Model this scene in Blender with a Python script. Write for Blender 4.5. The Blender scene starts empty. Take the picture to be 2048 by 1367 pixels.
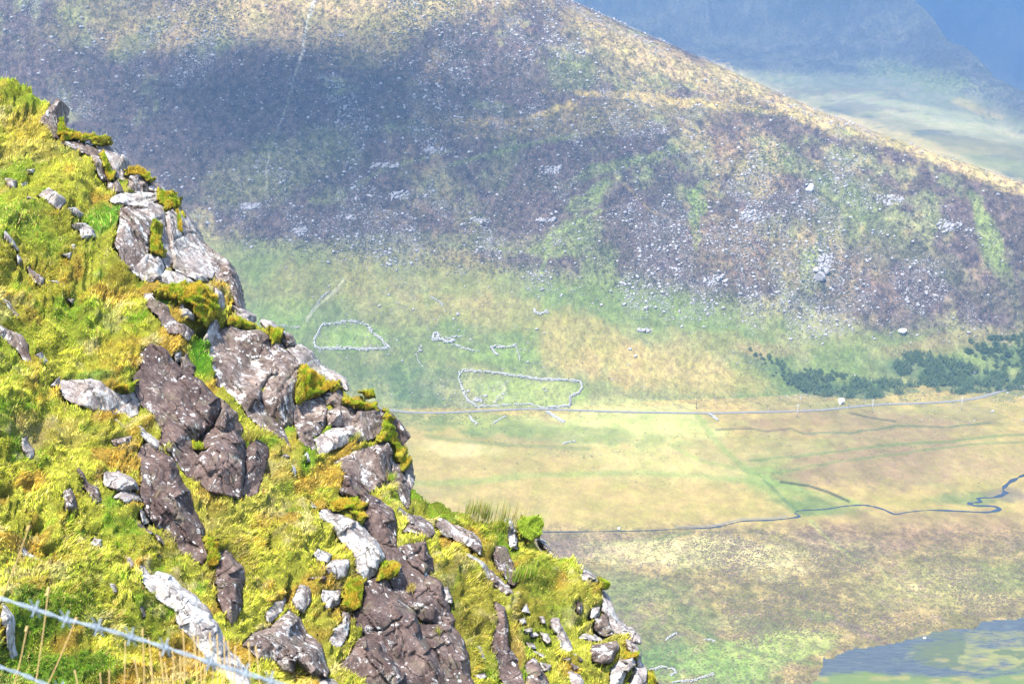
import bpy, math, random
import numpy as np
from mathutils import Vector
C = bpy.context.scene.collection
scene = bpy.context.scene
R = math.radians
rng = np.random.default_rng(7)
random.seed(7)

# ------------------------------------------------------------------ camera, light, exposure
F = 3982.0                      # focal length in pixels of the 2048 px wide photograph (70 mm on 36 mm)
CAM = np.array([0.0, 0.0, 275.0])
PITCH = R(13.9)
cam = bpy.data.cameras.new("Camera")
cam.lens = 70.0; cam.sensor_width = 36.0; cam.clip_start = 0.1; cam.clip_end = 40000
cam.dof.use_dof = True; cam.dof.focus_distance = 45.0; cam.dof.aperture_fstop = 22.0
cam_o = bpy.data.objects.new("Camera", cam); C.objects.link(cam_o)
cam_o.location = CAM; cam_o.rotation_euler = (R(90) - PITCH, 0, 0)
scene.camera = cam_o

SUN = Vector((-0.24, -0.40, 0.86)).normalized()      # towards the sun
w = bpy.data.worlds.new("World"); scene.world = w; w.use_nodes = True
nt = w.node_tree; nt.nodes.clear()
sky = nt.nodes.new("ShaderNodeTexSky"); sky.sky_type = 'NISHITA'; sky.sun_disc = False
sky.sun_elevation = math.asin(SUN.z); sky.sun_rotation = math.atan2(SUN.x, SUN.y)
sky.altitude = 300
bg = nt.nodes.new("ShaderNodeBackground"); bg.inputs[1].default_value = 0.15
wo = nt.nodes.new("ShaderNodeOutputWorld")
nt.links.new(sky.outputs[0], bg.inputs[0]); nt.links.new(bg.outputs[0], wo.inputs[0])
sl = bpy.data.lights.new("Sun", 'SUN'); sl.energy = 4.2; sl.angle = R(0.9); sl.color = (1.0, 0.955, 0.88)
so = bpy.data.objects.new("Sun", sl); C.objects.link(so)
so.rotation_euler = (-SUN).to_track_quat('-Z', 'Y').to_euler()
scene.view_settings.view_transform = 'Standard'; scene.view_settings.look = 'None'
scene.view_settings.exposure = 1.85; scene.view_settings.gamma = 1.0
scene.render.engine = 'CYCLES'
scene.cycles.max_bounces = 5; scene.cycles.diffuse_bounces = 2; scene.cycles.glossy_bounces = 2
scene.cycles.transparent_max_bounces = 12; scene.cycles.volume_bounces = 0
scene.cycles.use_denoising = True

# ------------------------------------------------------------------ numpy helpers
FW = np.array([0, math.cos(PITCH), -math.sin(PITCH)])
UP = np.array([0, math.sin(PITCH), math.cos(PITCH)])
RT = np.array([1.0, 0, 0])
def ray(px, py):
    px = np.asarray(px, float); py = np.asarray(py, float)
    return FW + ((px - 1024) / F)[..., None] * RT + ((683.5 - py) / F)[..., None] * UP
def project(P):
    q = P - CAM
    z = q @ FW
    z = np.where(np.abs(z) < 1e-3, 1e-3, z)
    return 1024 + F * (q @ RT) / z, 683.5 - F * (q @ UP) / z
def _hash(ix, iy, seed):
    h = (ix.astype(np.int64) * 374761393 + iy.astype(np.int64) * 668265263 + seed * 1442695041) & 0xFFFFFFFF
    h = ((h ^ (h >> 13)) * 1274126177) & 0xFFFFFFFF
    h = ((h ^ (h >> 16)) * 2246822519) & 0xFFFFFFFF
    return ((h ^ (h >> 15)) & 0xFFFFFF) / float(0xFFFFFF)
def vn(x, y, seed=0):
    x = np.asarray(x, float); y = np.asarray(y, float)
    ix = np.floor(x); iy = np.floor(y); fx = x - ix; fy = y - iy
    fx = fx * fx * fx * (fx * (fx * 6 - 15) + 10); fy = fy * fy * fy * (fy * (fy * 6 - 15) + 10)
    ix = ix.astype(np.int64); iy = iy.astype(np.int64)
    a = _hash(ix, iy, seed); b = _hash(ix + 1, iy, seed); c = _hash(ix, iy + 1, seed); d = _hash(ix + 1, iy + 1, seed)
    return (a + (b - a) * fx) * (1 - fy) + (c + (d - c) * fx) * fy
def fbm(x, y, o=4, seed=0, g=0.5):          # about -1..1
    s = 0; a = 1; t = 0
    for k in range(o):
        s = s + a * (vn(x * 2 ** k + 17.3 * k, y * 2 ** k - 9.1 * k, seed + k) * 2 - 1); t += a; a *= g
    return s / t * 1.6
def ss(a, b, x):
    t = np.clip((x - a) / (b - a), 0, 1); return t * t * (3 - 2 * t)
def poly(s):
    return np.array([[float(v) for v in p.split(',')] for p in s.split()])
def seg_dist(x, y, P, closed=False):
    d = np.full(np.shape(x), 1e9)
    n = len(P)
    for i in range(n if closed else n - 1):
        a = P[i]; b = P[(i + 1) % n]; e = b - a; L = max(e @ e, 1e-9)
        t = np.clip(((x - a[0]) * e[0] + (y - a[1]) * e[1]) / L, 0, 1)
        d = np.minimum(d, np.hypot(x - a[0] - t * e[0], y - a[1] - t * e[1]))
    return d
def inside(x, y, P):
    r = np.zeros(np.shape(x), bool); n = len(P)
    for i in range(n):
        x1, y1 = P[i]; x2, y2 = P[(i + 1) % n]
        if y1 == y2: continue
        c = ((y1 > y) != (y2 > y)) & (x < (x2 - x1) * (y - y1) / (y2 - y1) + x1)
        r ^= c
    return r
def sdf(x, y, P):
    d = seg_dist(x, y, P, True); return np.where(inside(x, y, P), d, -d)

def link(name, me, parent=None):
    o = bpy.data.objects.new(name, me); C.objects.link(o)
    if parent is not None: o.parent = parent
    return o
def tag(o, label=None, cat=None, group=None, kind=None):
    if label: o['label'] = label
    if cat: o['category'] = cat
    if group: o['group'] = group
    if kind: o['kind'] = kind
    return o
def mesh(name, V, faces, mat, smooth=False, col=None, loc=None, parent=None, sizes=None):
    """V (n,3); faces (m,k) int array, or flat index array with sizes."""
    V = np.asarray(V, np.float64)
    if loc is not None: V = V - np.asarray(loc)
    me = bpy.data.meshes.new(name)
    if sizes is None:
        faces = np.asarray(faces); m, k = faces.shape
        sizes = np.full(m, k); flat = faces.ravel()
    else:
        flat = np.asarray(faces); m = len(sizes)
    st = np.concatenate([[0], np.cumsum(sizes)[:-1]])
    me.vertices.add(len(V)); me.vertices.foreach_set('co', V.astype(np.float32).ravel())
    me.loops.add(len(flat)); me.loops.foreach_set('vertex_index', flat.astype(np.int32))
    me.polygons.add(m); me.polygons.foreach_set('loop_start', st.astype(np.int32))
    try: me.polygons.foreach_set('loop_total', np.asarray(sizes, np.int32))
    except Exception: pass
    me.update(calc_edges=True)
    if smooth: me.polygons.foreach_set('use_smooth', np.ones(m, bool))
    if col is not None:
        a = me.color_attributes.new('Col', 'FLOAT_COLOR', 'POINT')
        cc = np.ones((len(V), 4), np.float32); cc[:, :3] = col
        a.data.foreach_set('color', cc.ravel())
    if mat: me.materials.append(mat)
    o = link(name, me, parent)
    if loc is not None: o.location = loc
    return o
def grid_faces(nr, nc, keep=None):
    i = np.arange(nr * nc).reshape(nr, nc)
    f = np.stack([i[:-1, :-1], i[:-1, 1:], i[1:, 1:], i[1:, :-1]], -1).reshape(-1, 4)
    if keep is not None:
        k = keep.ravel(); f = f[k[f].all(1)]
    return f
def compact(V, f, *extra):
    u, inv = np.unique(f, return_inverse=True)
    return (V[u], inv.reshape(f.shape)) + tuple(e[u] for e in extra)

# ------------------------------------------------------------------ materials
class M:
    def __init__(s, name):
        s.m = bpy.data.materials.new(name); s.m.use_nodes = True; s.t = s.m.node_tree; s.t.nodes.clear()
        s.out = s.t.nodes.new("ShaderNodeOutputMaterial")
    def n(s, typ, ins=None, **kw):
        x = s.t.nodes.new("ShaderNode" + typ)
        for k, v in kw.items(): setattr(x, k, v)
        for k, v in (ins or {}).items():
            if hasattr(v, 'links') or isinstance(v, bpy.types.NodeSocket): s.t.links.new(v, x.inputs[k])
            else: x.inputs[k].default_value = v
        return x
    def noise(s, co, scale, detail=4, rough=0.6, dist=0.0):
        return s.n("TexNoise", {'Vector': co, 'Scale': scale, 'Detail': detail, 'Roughness': rough, 'Distortion': dist}).outputs[0]
    def ramp(s, fac, stops, interp='LINEAR'):
        x = s.n("ValToRGB", {0: fac}); x.color_ramp.interpolation = interp
        e = x.color_ramp.elements
        while len(e) > 1: e.remove(e[-1])
        for i, (p, c) in enumerate(stops):
            q = e[0] if i == 0 else e.new(p)
            q.position = p; q.color = (c, c, c, 1) if isinstance(c, (int, float)) else (*c, 1)
        return x.outputs[0]
    def mix(s, fac, a, b, mode='MIX'):
        x = s.n("Mix", data_type='RGBA', blend_type=mode)
        for k, v in ((0, fac), (6, a), (7, b)):
            if isinstance(v, bpy.types.NodeSocket): s.t.links.new(v, x.inputs[k])
            else: x.inputs[k].default_value = v if k == 0 else (*v, 1)
        return x.outputs[2]
    def math(s, op, a, b=0.0):
        return s.n("Math", {0: a, 1: b}, operation=op).outputs[0]
    def bsdf(s, col, rough=0.9, spec=0.2, bump=None, bd=0.1, bs=1.0, **kw):
        x = s.n("BsdfPrincipled", {'Roughness': rough, 'Specular IOR Level': spec})
        if isinstance(col, bpy.types.NodeSocket): s.t.links.new(col, x.inputs[0])
        else: x.inputs[0].default_value = (*col, 1)
        for k, v in kw.items(): x.inputs[k].default_value = v
        if bump is not None:
            b = s.n("Bump", {'Strength': bs, 'Distance': bd, 'Height': bump}); s.t.links.new(b.outputs[0], x.inputs['Normal'])
        s.t.links.new(x.outputs[0], s.out.inputs[0]); return x
    def obj(s): return s.n("TexCoord").outputs['Object']
    def geo(s): return s.n("NewGeometry").outputs['Position']
    def scl(s, co, v): return s.n("Mapping", {'Vector': co, 'Scale': v}).outputs[0]
    def rot(s, co, r, v): return s.n("Mapping", {'Vector': co, 'Rotation': r, 'Scale': v}).outputs[0]

def rock_mat(name, dark, mid, pale, amount, spots):
    m = M(name); p = m.geo()
    big = m.noise(p, 1.1, 5, 0.62); streak = m.noise(m.rot(p, (0.5, 0.6, 0.3), (7, 7, 1.6)), 1.3, 6, 0.7, 0.6)
    fine = m.noise(p, 22, 5, 0.7)
    c = m.ramp(m.math('ADD', m.math('MULTIPLY', big, 0.5), m.math('MULTIPLY', streak, 0.5)),
               [(0.38, tuple(v * 0.5 for v in dark)), (0.46, dark), (0.54, mid), (0.62, tuple(v * 1.6 for v in mid))])
    c = m.mix(m.ramp(fine, [(0.35, 0.0), (0.7, 0.5)]), c, tuple(v * 0.45 for v in dark))
    # rust and green-grey films
    c = m.mix(m.ramp(m.noise(p, 2.3, 4, 0.6), [(0.55, 0.0), (0.7, 0.45)]), c, (0.17, 0.16, 0.10))
    # pale crustose lichen: big ragged patches, and crisp round spots
    l1 = m.noise(p, 3.4, 9, 0.84, 0.2)
    f1 = m.ramp(l1, [(amount, 0.0), (amount + 0.05, 0.92)])
    c = m.mix(f1, c, m.mix(fine, tuple(v * 0.75 for v in pale), pale))
    vor = m.n("TexVoronoi", {'Vector': m.n("VectorMath", {0: p, 1: m.n("VectorMath", {0: m.n("TexNoise", {'Vector': p, 'Scale': 14.0}).outputs[1], 1: (0.09, 0.09, 0.09)}, operation='MULTIPLY').outputs[0]}, operation='ADD').outputs[0], 'Scale': 7.0})
    gate = m.ramp(m.noise(p, 1.9, 4, 0.7), [(0.47, 0.0), (0.58, 1.0)])
    rad = m.math('MULTIPLY', m.n("TexVoronoi", {'Vector': p, 'Scale': 5.0}).outputs[0], spots)
    f2 = m.math('MULTIPLY', m.ramp(m.math('SUBTRACT', rad, vor.outputs[0]), [(0.0, 0.0), (0.04, 0.9)]), gate)
    c = m.mix(f2, c, tuple(min(v * 1.05, 0.85) for v in pale))
    # joints and bedding cracks
    vc = m.n("TexVoronoi", {'Vector': m.rot(m.n("VectorMath", {0: p, 1: m.n("VectorMath", {0: m.n("TexNoise", {'Vector': p, 'Scale': 2.5}).outputs[1], 1: (.35, .35, .35)}, operation='MULTIPLY').outputs[0]}, operation='ADD').outputs[0], (.3, .9, .2), (1.9, 1.9, .45)), 'Scale': 1.0}, feature='DISTANCE_TO_EDGE').outputs[0]
    ck = m.math('MULTIPLY', m.ramp(vc, [(0.0, 1.0), (0.022, 0.0)]), m.ramp(big, [(.45, 0.0), (.6, .6)]))
    c = m.mix(ck, c, tuple(v * .25 for v in dark))
    b = m.math('ADD', m.math('MULTIPLY', m.math('ADD', streak, m.math('MULTIPLY', ck, -1.5)), 1.0), m.math('ADD', m.math('MULTIPLY', fine, 0.35), m.math('MULTIPLY', big, 0.8)))
    m.bsdf(c, 0.85, 0.2, b, 0.06, 0.9)
    return m.m
ROCK = {
    'd': rock_mat('rock_dark', (0.066, 0.043, 0.038), (0.118, 0.082, 0.07), (0.50, 0.50, 0.48), 0.565, 0.42),
    'm': rock_mat('rock_mixed', (0.088, 0.062, 0.052), (0.175, 0.135, 0.115), (0.52, 0.51, 0.49), 0.535, 0.42),
    'p': rock_mat('rock_pale', (0.15, 0.12, 0.11), (0.26, 0.22, 0.20), (0.44, 0.43, 0.405), 0.51, 0.40),
    'w': rock_mat('rock_white', (0.15, 0.125, 0.115), (0.27, 0.24, 0.22), (0.46, 0.45, 0.43), 0.485, 0.42)}

def col_mat(name, trans=0.0, rough=0.9, spec=0.15, noisy=True):
    m = M(name); a = m.n("Attribute", attribute_name='Col').outputs[0]
    if noisy:
        a = m.mix(m.ramp(m.noise(m.geo(), 7.0, 4, 0.7), [(0.3, 0.0), (0.7, 1.0)]), m.mix(1.0, a, (0.62, 0.6, 0.6), 'MULTIPLY'), m.mix(1.0, a, (1.25, 1.25, 1.2), 'MULTIPLY'))
    if trans:
        d = m.n("BsdfDiffuse", {0: a}); t = m.n("BsdfTranslucent", {0: a})
        x = m.n("MixShader", {0: trans, 1: d.outputs[0], 2: t.outputs[0]}); m.t.links.new(x.outputs[0], m.out.inputs[0])
    else: m.bsdf(a, rough, spec)
    return m.m
BLADE = col_mat('grass_blade', 0.45, noisy=False)
def soil_mat():
    m = M('turf'); p = m.geo(); a = m.n("Attribute", attribute_name='Col').outputs[0]
    n1 = m.noise(p, 9, 6, 0.75)
    c = m.mix(m.ramp(n1, [(0.35, 0.0), (0.65, 1.0)]), m.mix(1.0, a, (0.5, 0.48, 0.5), 'MULTIPLY'), a)
    m.bsdf(c, 0.95, 0.1, m.noise(p, 14, 6, 0.8), 0.12, 1.0); return m.m
TURF = soil_mat()
def moss_mat():
    m = M('moss'); p = m.geo()
    c = m.ramp(m.noise(p, 5, 6, 0.75), [(0.3, (0.05, 0.04, 0.01)), (0.45, (0.15, 0.13, 0.015)), (0.58, (0.26, 0.24, 0.02)), (0.72, (0.30, 0.18, 0.03))])
    m.bsdf(c, 0.95, 0.1, m.noise(p, 30, 6, 0.8), 0.05, 1.0); return m.m
MOSS = moss_mat()

# ------------------------------------------------------------------ the valley terrain: z(x, y)
def pt(px, py, r):              # (tan azimuth, z) of a pixel at ground distance r
    d = ray(px, py); d = d / math.hypot(d[0], d[1]); return d[0] / d[1], 275 + d[2] * r
def crest(rows):
    A = []; 
    for px, py, r in rows: a, z = pt(px, py, r); A.append((a, r, z))
    return np.array(sorted(A))
HILL = crest([(1140, 0, 1350), (1400, 118, 1320), (1640, 226, 1270), (1850, 302, 1220), (2048, 370, 1180), (2400, 490, 1120), (2900, 640, 1060)])
HILL = np.vstack([[(-1.2, 1700, 300), (-0.45, 1680, 330), (-0.26, 1600, 335), (-0.12, 1500, 285), (-0.05, 1430, 240)], HILL])
FOOT = np.array([(-1.2, 900), (-0.3, 985), (-0.1, 975), (0.03, 978), (0.12, 1000), (0.2, 1035), (0.27, 1062), (0.45, 1050)])
FAR = crest([(1840, -4, 2700), (1920, 80, 2500), (1990, 165, 2350), (2048, 192, 2260), (2200, 225, 2150)])
FAR = np.vstack([[(-1.2, 3600, 330), (0.0, 3500, 330), (0.10, 3300, 300), (0.16, 3000, 190)], FAR])
def zterrain(x, y):
    x = np.asarray(x, float); y = np.asarray(y, float)
    r = np.hypot(x, y); a = x / np.maximum(y, 1e-3)
    # valley floor, gently rolling; it drops away beyond the first far spur
    z = fbm(x / 230 + 3, y / 230, 3, 11) * 2.2 * ss(700, 820, r) * (1 - ss(985, 1100, r))
    z = z + fbm(x / 330, y / 330, 3, 14) * 16 * ss(1600, 1850, r) - 230 * ss(2250, 3300, r)
    # near slope below the camera, out of frame
    z = np.maximum(z, 255 - 0.50 * r)
    # main hill
    r1 = np.interp(a, HILL[:, 0], HILL[:, 1]); z1 = np.interp(a, HILL[:, 0], HILL[:, 2]); r0 = np.interp(a, FOOT[:, 0], FOOT[:, 1])
    s = (r - r0) / (r1 - r0)
    up = np.sin(np.pi / 2 * np.clip(s, 0, 1)) ** 1.25
    up = np.where(s > 1, 1 - ss(1, 2.0, s), up)
    env = np.clip(s * 3, 0, 1) * np.clip((1.0 - s) * 6, 0.12, 1) * (s < 2)
    rug = fbm(x / 95, y / 95, 3, 21) * 6.5 + fbm(x / 24 + 0.2 * y / 24, y / 24, 4, 25) * 2.4 + np.abs(fbm(x / 7, y / 9, 3, 29, .6)) * 1.7 + fbm(x / 2.6, y / 3.4, 2, 31) * .32
    # a gully with crags on the right of the hill
    z = z + z1 * up + rug * env
    # the far mountain and the one behind it
    f1 = np.interp(a, FAR[:, 0], FAR[:, 1]); g1 = np.interp(a, FAR[:, 0], FAR[:, 2])
    f0 = np.minimum(f1 - 120, 2300 - 250 * ss(0.18, 0.26, a))
    q = (r - f0) / (f1 - f0)
    u2 = np.clip(q, 0, 1) ** 1.15; u2 = np.where(q > 1, 1 - ss(1, 1.6, q), u2)
    rug2 = fbm(x / 150, y / 210, 6, 41, 0.6) * 24
    z = z + (g1 + 230 * ss(2250, 3300, np.minimum(r, f1))) * u2 + rug2 * np.clip(q * 2, 0, 1) * np.clip((1.05 - q) * 5, 0.0, 1) 
    q3 = np.clip((r - 3950) / 1300, 0, 1)
    z = z + 560 * np.sin(np.pi / 2 * q3) ** 1.1 + fbm(x / 300, y / 300, 5, 51, 0.6) * 60 * np.clip(q3 * 3, 0, 1)
    return z
def on_terrain(px, py, lo=500, hi=5200, n=240):
    d = ray(px, py); d = d / np.hypot(d[..., 0], d[..., 1])[..., None]
    t = np.linspace(lo, hi, n)
    X = d[..., 0:1] * t; Y = d[..., 1:2] * t; Z = 275 + d[..., 2:3] * t
    k = np.maximum((Z < zterrain(X, Y)).argmax(-1), 1)
    a = t[k - 1]; b = t[k]
    for _ in range(11):
        c = (a + b) / 2; h = 275 + d[..., 2] * c < zterrain(d[..., 0] * c, d[..., 1] * c)
        a = np.where(h, a, c); b = np.where(h, c, b)
    x = d[..., 0] * b; y = d[..., 1] * b
    return np.stack([x, y, zterrain(x, y)], -1)
# ------------------------------------------------------------------ terrain mesh with its plant cover colours, some sun and cloud shade painted in
def moor_mat():
    m = M('moorland'); p = m.geo(); a = m.n("Attribute", attribute_name='Col').outputs[0]
    k = m.n("Attribute", attribute_name='Rough').outputs[2]
    pf = m.scl(p, (1, 0.55, 1))
    f0 = m.noise(pf, 0.95, 5, 0.75, 0.3); f3 = m.noise(m.rot(p, (0, 0, .5), (.30, .16, .3)), 1.0, 6, 0.75, 0.15); f2 = m.noise(pf, 0.07, 5, 0.7)
    f1 = m.math('ADD', m.math('MULTIPLY', f0, .4), m.math('MULTIPLY', f3, .6))
    lo = m.mix(1.0, a, (0.30, 0.28, 0.34), 'MULTIPLY'); hi = m.mix(1.0, a, (2.1, 1.95, 1.75), 'MULTIPLY')
    spk = m.mix(m.ramp(f1, [(0.41, 0.0), (0.50, 0.40), (0.62, 1.0)]), lo, hi)
    c = m.mix(k, m.mix(m.ramp(f1, [(0.4, 0.0), (0.6, 1.0)]), m.mix(1.0, a, (1.22, 1.15, 1.1), 'MULTIPLY'), m.mix(1.0, a, (0.72, 0.82, 0.6), 'MULTIPLY')), spk)
    c = m.mix(m.ramp(f2, [(0.4, 0.0), (0.6, 0.8)]), c, m.mix(1.0, c, (0.74, 0.86, 0.68), 'MULTIPLY'))
    b = m.math('MULTIPLY', m.math('ADD', f1, m.math('MULTIPLY', f2, 1.2)), m.math('ADD', m.math('MULTIPLY', k, 1.0), 0.25))
    m.bsdf(c, 1.0, 0.05, b, 1.6, 0.9); return m.m
GREEN = (0.090, 0.112, 0.036); LUSH = (0.125, 0.165, 0.045); STRAW = (0.225, 0.168, 0.062); TAN = (0.168, 0.138, 0.056)
HEATH = (0.062, 0.046, 0.041); BROWN = (0.165, 0.112, 0.06); PURP = (0.14, 0.10, 0.08); OLIVE = (0.125, 0.13, 0.055)
PALE = (0.36, 0.30, 0.15); GOLD = (0.255, 0.19, 0.09); DARKG = (0.045, 0.075, 0.035); PATH = (0.30, 0.28, 0.22)
# soft patches of vegetation, a few of painted sun or cloud shade: photo x, y, rx, ry, tilt (deg), colour, weight
PATCH = [
 (600, 30, 380, 55, -6, GOLD, 0.75), (760, 60, 130, 45, -25, TAN, 0.6), (200, 30, 130, 50, -20, TAN, 0.45), (260, 75, 60, 22, -35, GREEN, .5),
 (1100, 240, 330, 30, -4, TAN, .45), (820, 255, 45, 12, -8, LUSH, .9), (960, 205, 22, 12, 0, GREEN, .8), (1150, 150, 60, 40, 0, GREEN, .5),
 (1010, 225, 150, 7, -10, STRAW, .9), (1350, 205, 220, 9, 6, STRAW, .8), (1250, 330, 150, 14, -14, GREEN, .7), (1180, 400, 60, 14, -35, LUSH, .8),
 (1120, 470, 70, 30, -20, LUSH, .8), (1190, 540, 40, 60, -20, GREEN, .8), (1395, 430, 14, 60, 25, LUSH, .7), (1000, 330, 30, 60, 10, GREEN, .5),
 (1300, 110, 200, 26, 27, GOLD, .7), (1560, 200, 160, 22, 26, (.30, .225, .10), .85), (1900, 320, 190, 18, 22, (.30, .225, .10), .95), (1740, 265, 120, 14, 22, GOLD, .9),
 (1700, 420, 80, 80, 0, GREEN, .45), (1800, 470, 300, 24, 35, GREEN, .6), (1985, 500, 25, 120, -25, LUSH, .7), (1650, 560, 20, 90, 5, LUSH, .6),
 (1880, 560, 160, 90, 25, HEATH, .6), (1750, 620, 170, 45, 20, HEATH, .7), (2000, 590, 90, 50, 0, HEATH, .6), (1500, 500, 140, 60, 10, BROWN, .35),
 (350, 170, 300, 60, -10, HEATH, .6), (640, 250, 330, 80, -6, HEATH, .7), (950, 400, 300, 90, 10, HEATH, .45), (560, 330, 160, 60, -18, OLIVE, .55),
 (700, 500, 330, 30, -3, OLIVE, .5), (560, 700, 260, 110, 0, (.07, .088, .034), .75), (640, 560, 140, 50, -10, TAN, .45), (760, 590, 90, 60, 20, TAN, .4), (560, 640, 60, 50, 0, LUSH, .5),  # darkened green at far left: cloud shade on the apron painted in
 (700, 675, 70, 26, 0, LUSH, .8), (930, 560, 90, 50, 10, TAN, .55), (990, 620, 160, 30, 5, STRAW, .35), (1010, 700, 150, 30, 0, GREEN, .8), (1010, 705, 60, 20, 0, LUSH, .5),
 (870, 770, 120, 36, 4, DARKG, .5), (840, 800, 90, 24, 0, DARKG, .45), (1060, 785, 110, 26, 2, (0.17, 0.19, 0.06), .8), (1200, 700, 140, 60, 15, STRAW, .55), (1330, 740, 160, 50, 8, STRAW, .7),
 (1430, 690, 100, 30, 10, TAN, .6), (1640, 740, 160, 30, 5, GREEN, .5), (1900, 700, 200, 40, 0, GREEN, .55), (1720, 778, 130, 16, 2, DARKG, .8), (1920, 755, 140, 26, 8, DARKG, .75), (1990, 700, 60, 24, 20, DARKG, .4), (1560, 740, 90, 12, 20, DARKG, .4), (1900, 690, 120, 20, -8, BROWN, .5), (1540, 700, 60, 14, 5, BROWN, .5),
 (1000, 850, 120, 20, 3, LUSH, .6), (850, 845, 90, 16, 4, GREEN, .7), (1260, 850, 170, 44, 0, (0.27, 0.26, 0.10), .9), (1330, 930, 190, 50, 4, (.28, .235, .10), .6), (1150, 870, 200, 16, 4, GREEN, .5),  # pale yellow-green centre: pool of sunlight put into the ground colour
 (1000, 920, 190, 36, 3, STRAW, .8), (1050, 1010, 230, 40, 0, STRAW, .9), (1330, 990, 160, 34, 0, STRAW, .6), (930, 900, 80, 16, 4, PALE, .5),
 (1560, 960, 80, 40, 30, LUSH, .7), (1620, 1010, 70, 14, 5, GREEN, .9), (1500, 905, 130, 30, 4, TAN, .6), (1750, 850, 260, 30, 2, BROWN, .8), (1780, 930, 200, 50, -4, BROWN, .95),
 (1960, 930, 130, 40, -6, (0.22, 0.155, 0.075), .7), (1950, 1000, 80, 12, -4, GREEN, .8), (1180, 1075, 110, 10, 0, PURP, .5), (1180, 1100, 90, 16, 0, PURP, .8), (1300, 1080, 90, 8, -8, GREEN, .8),
 (1400, 1110, 200, 34, 0, PALE, .75), (1400, 1130, 40, 20, 0, GREEN, .3), (1850, 1060, 240, 36, 0, BROWN, .9), (1700, 1090, 120, 20, 5, PURP, .35), (1250, 1190, 150, 40, 5, OLIVE, .9), (1290, 1260, 120, 40, 0, (.10, .105, .045), .7),
 (1350, 1240, 200, 26, 3, OLIVE, .7), (1400, 1330, 180, 50, 0, (0.12, 0.175, 0.05), .9), (1560, 1290, 110, 30, -8, (0.2, 0.23, 0.07), .8), (1330, 1310, 60, 50, 0, DARKG, .4), (1900, 1180, 180, 40, 0, (0.24, 0.21, 0.09), .5),
 (2010, 1150, 60, 30, 0, GREEN, .5), (1660, 1240, 80, 6, 18, PURP, .7), (1720, 1260, 60, 8, 25, PURP, .6), (1620, 1225, 50, 10, 10, LUSH, .5), (2020, 990, 40, 14, 0, PURP, .7),
 (1750, 180, 260, 34, 4, (0.10, 0.105, 0.07), .6), (1850, 230, 220, 16, 8, (.20, .19, .11), .5), (1960, 262, 120, 16, 10, (.26, .23, .13), .5), (1650, 190, 130, 12, -4, HEATH, .5), (1750, 215, 90, 10, 4, HEATH, .4), (1900, 300, 90, 8, 8, STRAW, .4), (1900, 290, 200, 20, 6, TAN, .5), (1700, 165, 150, 20, 0, (0.07, 0.075, 0.055), .5), (2000, 330, 100, 16, 12, OLIVE, .6), (1780, 205, 80, 8, 8, (.22,.20,.11), .4), (1830, 150, 120, 20, 10, GREEN, .4), (1950, 215, 60, 10, 20, STRAW, .5)]  # pale far-valley streaks: the sunlit strip painted into the colour
LINES = [  # x,y points; half width px; colour; weight
 ("780,962 850,966 960,962 1080,950 1200,946 1330,946 1400,950 1480,960 1560,968", 5, LUSH, .5),
 ("1340,890 1400,920 1470,935 1580,940", 3, LUSH, .45), ("1395,830 1430,880 1470,920 1500,945 1560,965 1640,990 1720,1008", 5, LUSH, .5),
 ("1560,962 1620,972 1660,985 1700,1003", 2.2, (0.03, 0.035, 0.02), .95), ("1530,960 1560,990 1590,1018", 2.5, DARKG, .6),
 ("1620,1040 1660,1080 1700,1110 1760,1135 1800,1170 1840,1200", 3.5, (0.22, 0.22, 0.07), .6), ("1625,1045 1668,1082 1710,1112 1770,1140 1815,1178", 1.5, (0.07, 0.05, 0.05), .6),
 ("1430,858 1500,856 1530,862 1580,856 1605,866", 1.5, (0.06, 0.05, 0.03), .7), ("1600,866 1700,866 1790,850 1900,855 1980,845", 1.6, DARKG, .7),
 ("1500,920 1640,905 1760,890 1900,882 2048,868", 2.2, GREEN, .8), ("1540,945 1660,925 1800,905 1930,890 2048,884", 1.8, GREEN, .7), ("1700,825 1760,838 1790,842", 1.6, (0.05, 0.045, 0.03), .8),
 ("850,870 960,885 1060,892 1180,898", 3.5, GREEN, .5), ("1300,1250 1420,1200 1500,1190", 2, OLIVE, .4), ("1370,1245 1460,1290 1560,1315 1640,1325", 3, DARKG, .45),
 ("630,0 622,30 605,80 600,120", 2.2, PATH, .9), ("600,120 570,220 540,300 530,380", 1.5, PATH, .35), ("690,560 660,590 635,610 615,640", 2.0, PATH, .5),
 ("900,490 1040,500 1180,505", 2, GREEN, .4), ("1150,270 1010,300 900,330", 4, GREEN, .6), ("1640,470 1645,540 1650,600", 3, (0.03, 0.035, 0.03), .9),
 ("1200,420 1100,470 1080,560", 3, LUSH, .6), ("900,300 760,340 700,380", 4, GREEN, .5), ("990,760 1010,775 990,800", 1.5, PATH, .4),
 ("1230,350 1300,420 1420,470 1560,480", 2, STRAW, .3)]
acol = np.concatenate([np.linspace(-1.2, -0.32, 60)[:-1], np.linspace(-0.32, 0.36, 860), np.linspace(0.36, 1.2, 60)[1:]])
rrow = np.concatenate([np.arange(36, 560, 9.0), np.arange(560, 980, 2.0), np.arange(980, 1440, 1.0), np.arange(1440, 2700, 4.0), np.arange(2700, 4000, 20.0), np.arange(4000, 5300, 10.0), np.arange(5300, 7600, 120.0)])
AA, RR = np.meshgrid(acol, rrow)
TX = RR * AA / np.sqrt(1 + AA ** 2); TY = RR / np.sqrt(1 + AA ** 2)
TZ = zterrain(TX, TY)
x = TX.ravel(); y = TY.ravel(); z = TZ.ravel(); r_ = RR.ravel(); a_ = AA.ravel()
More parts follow.
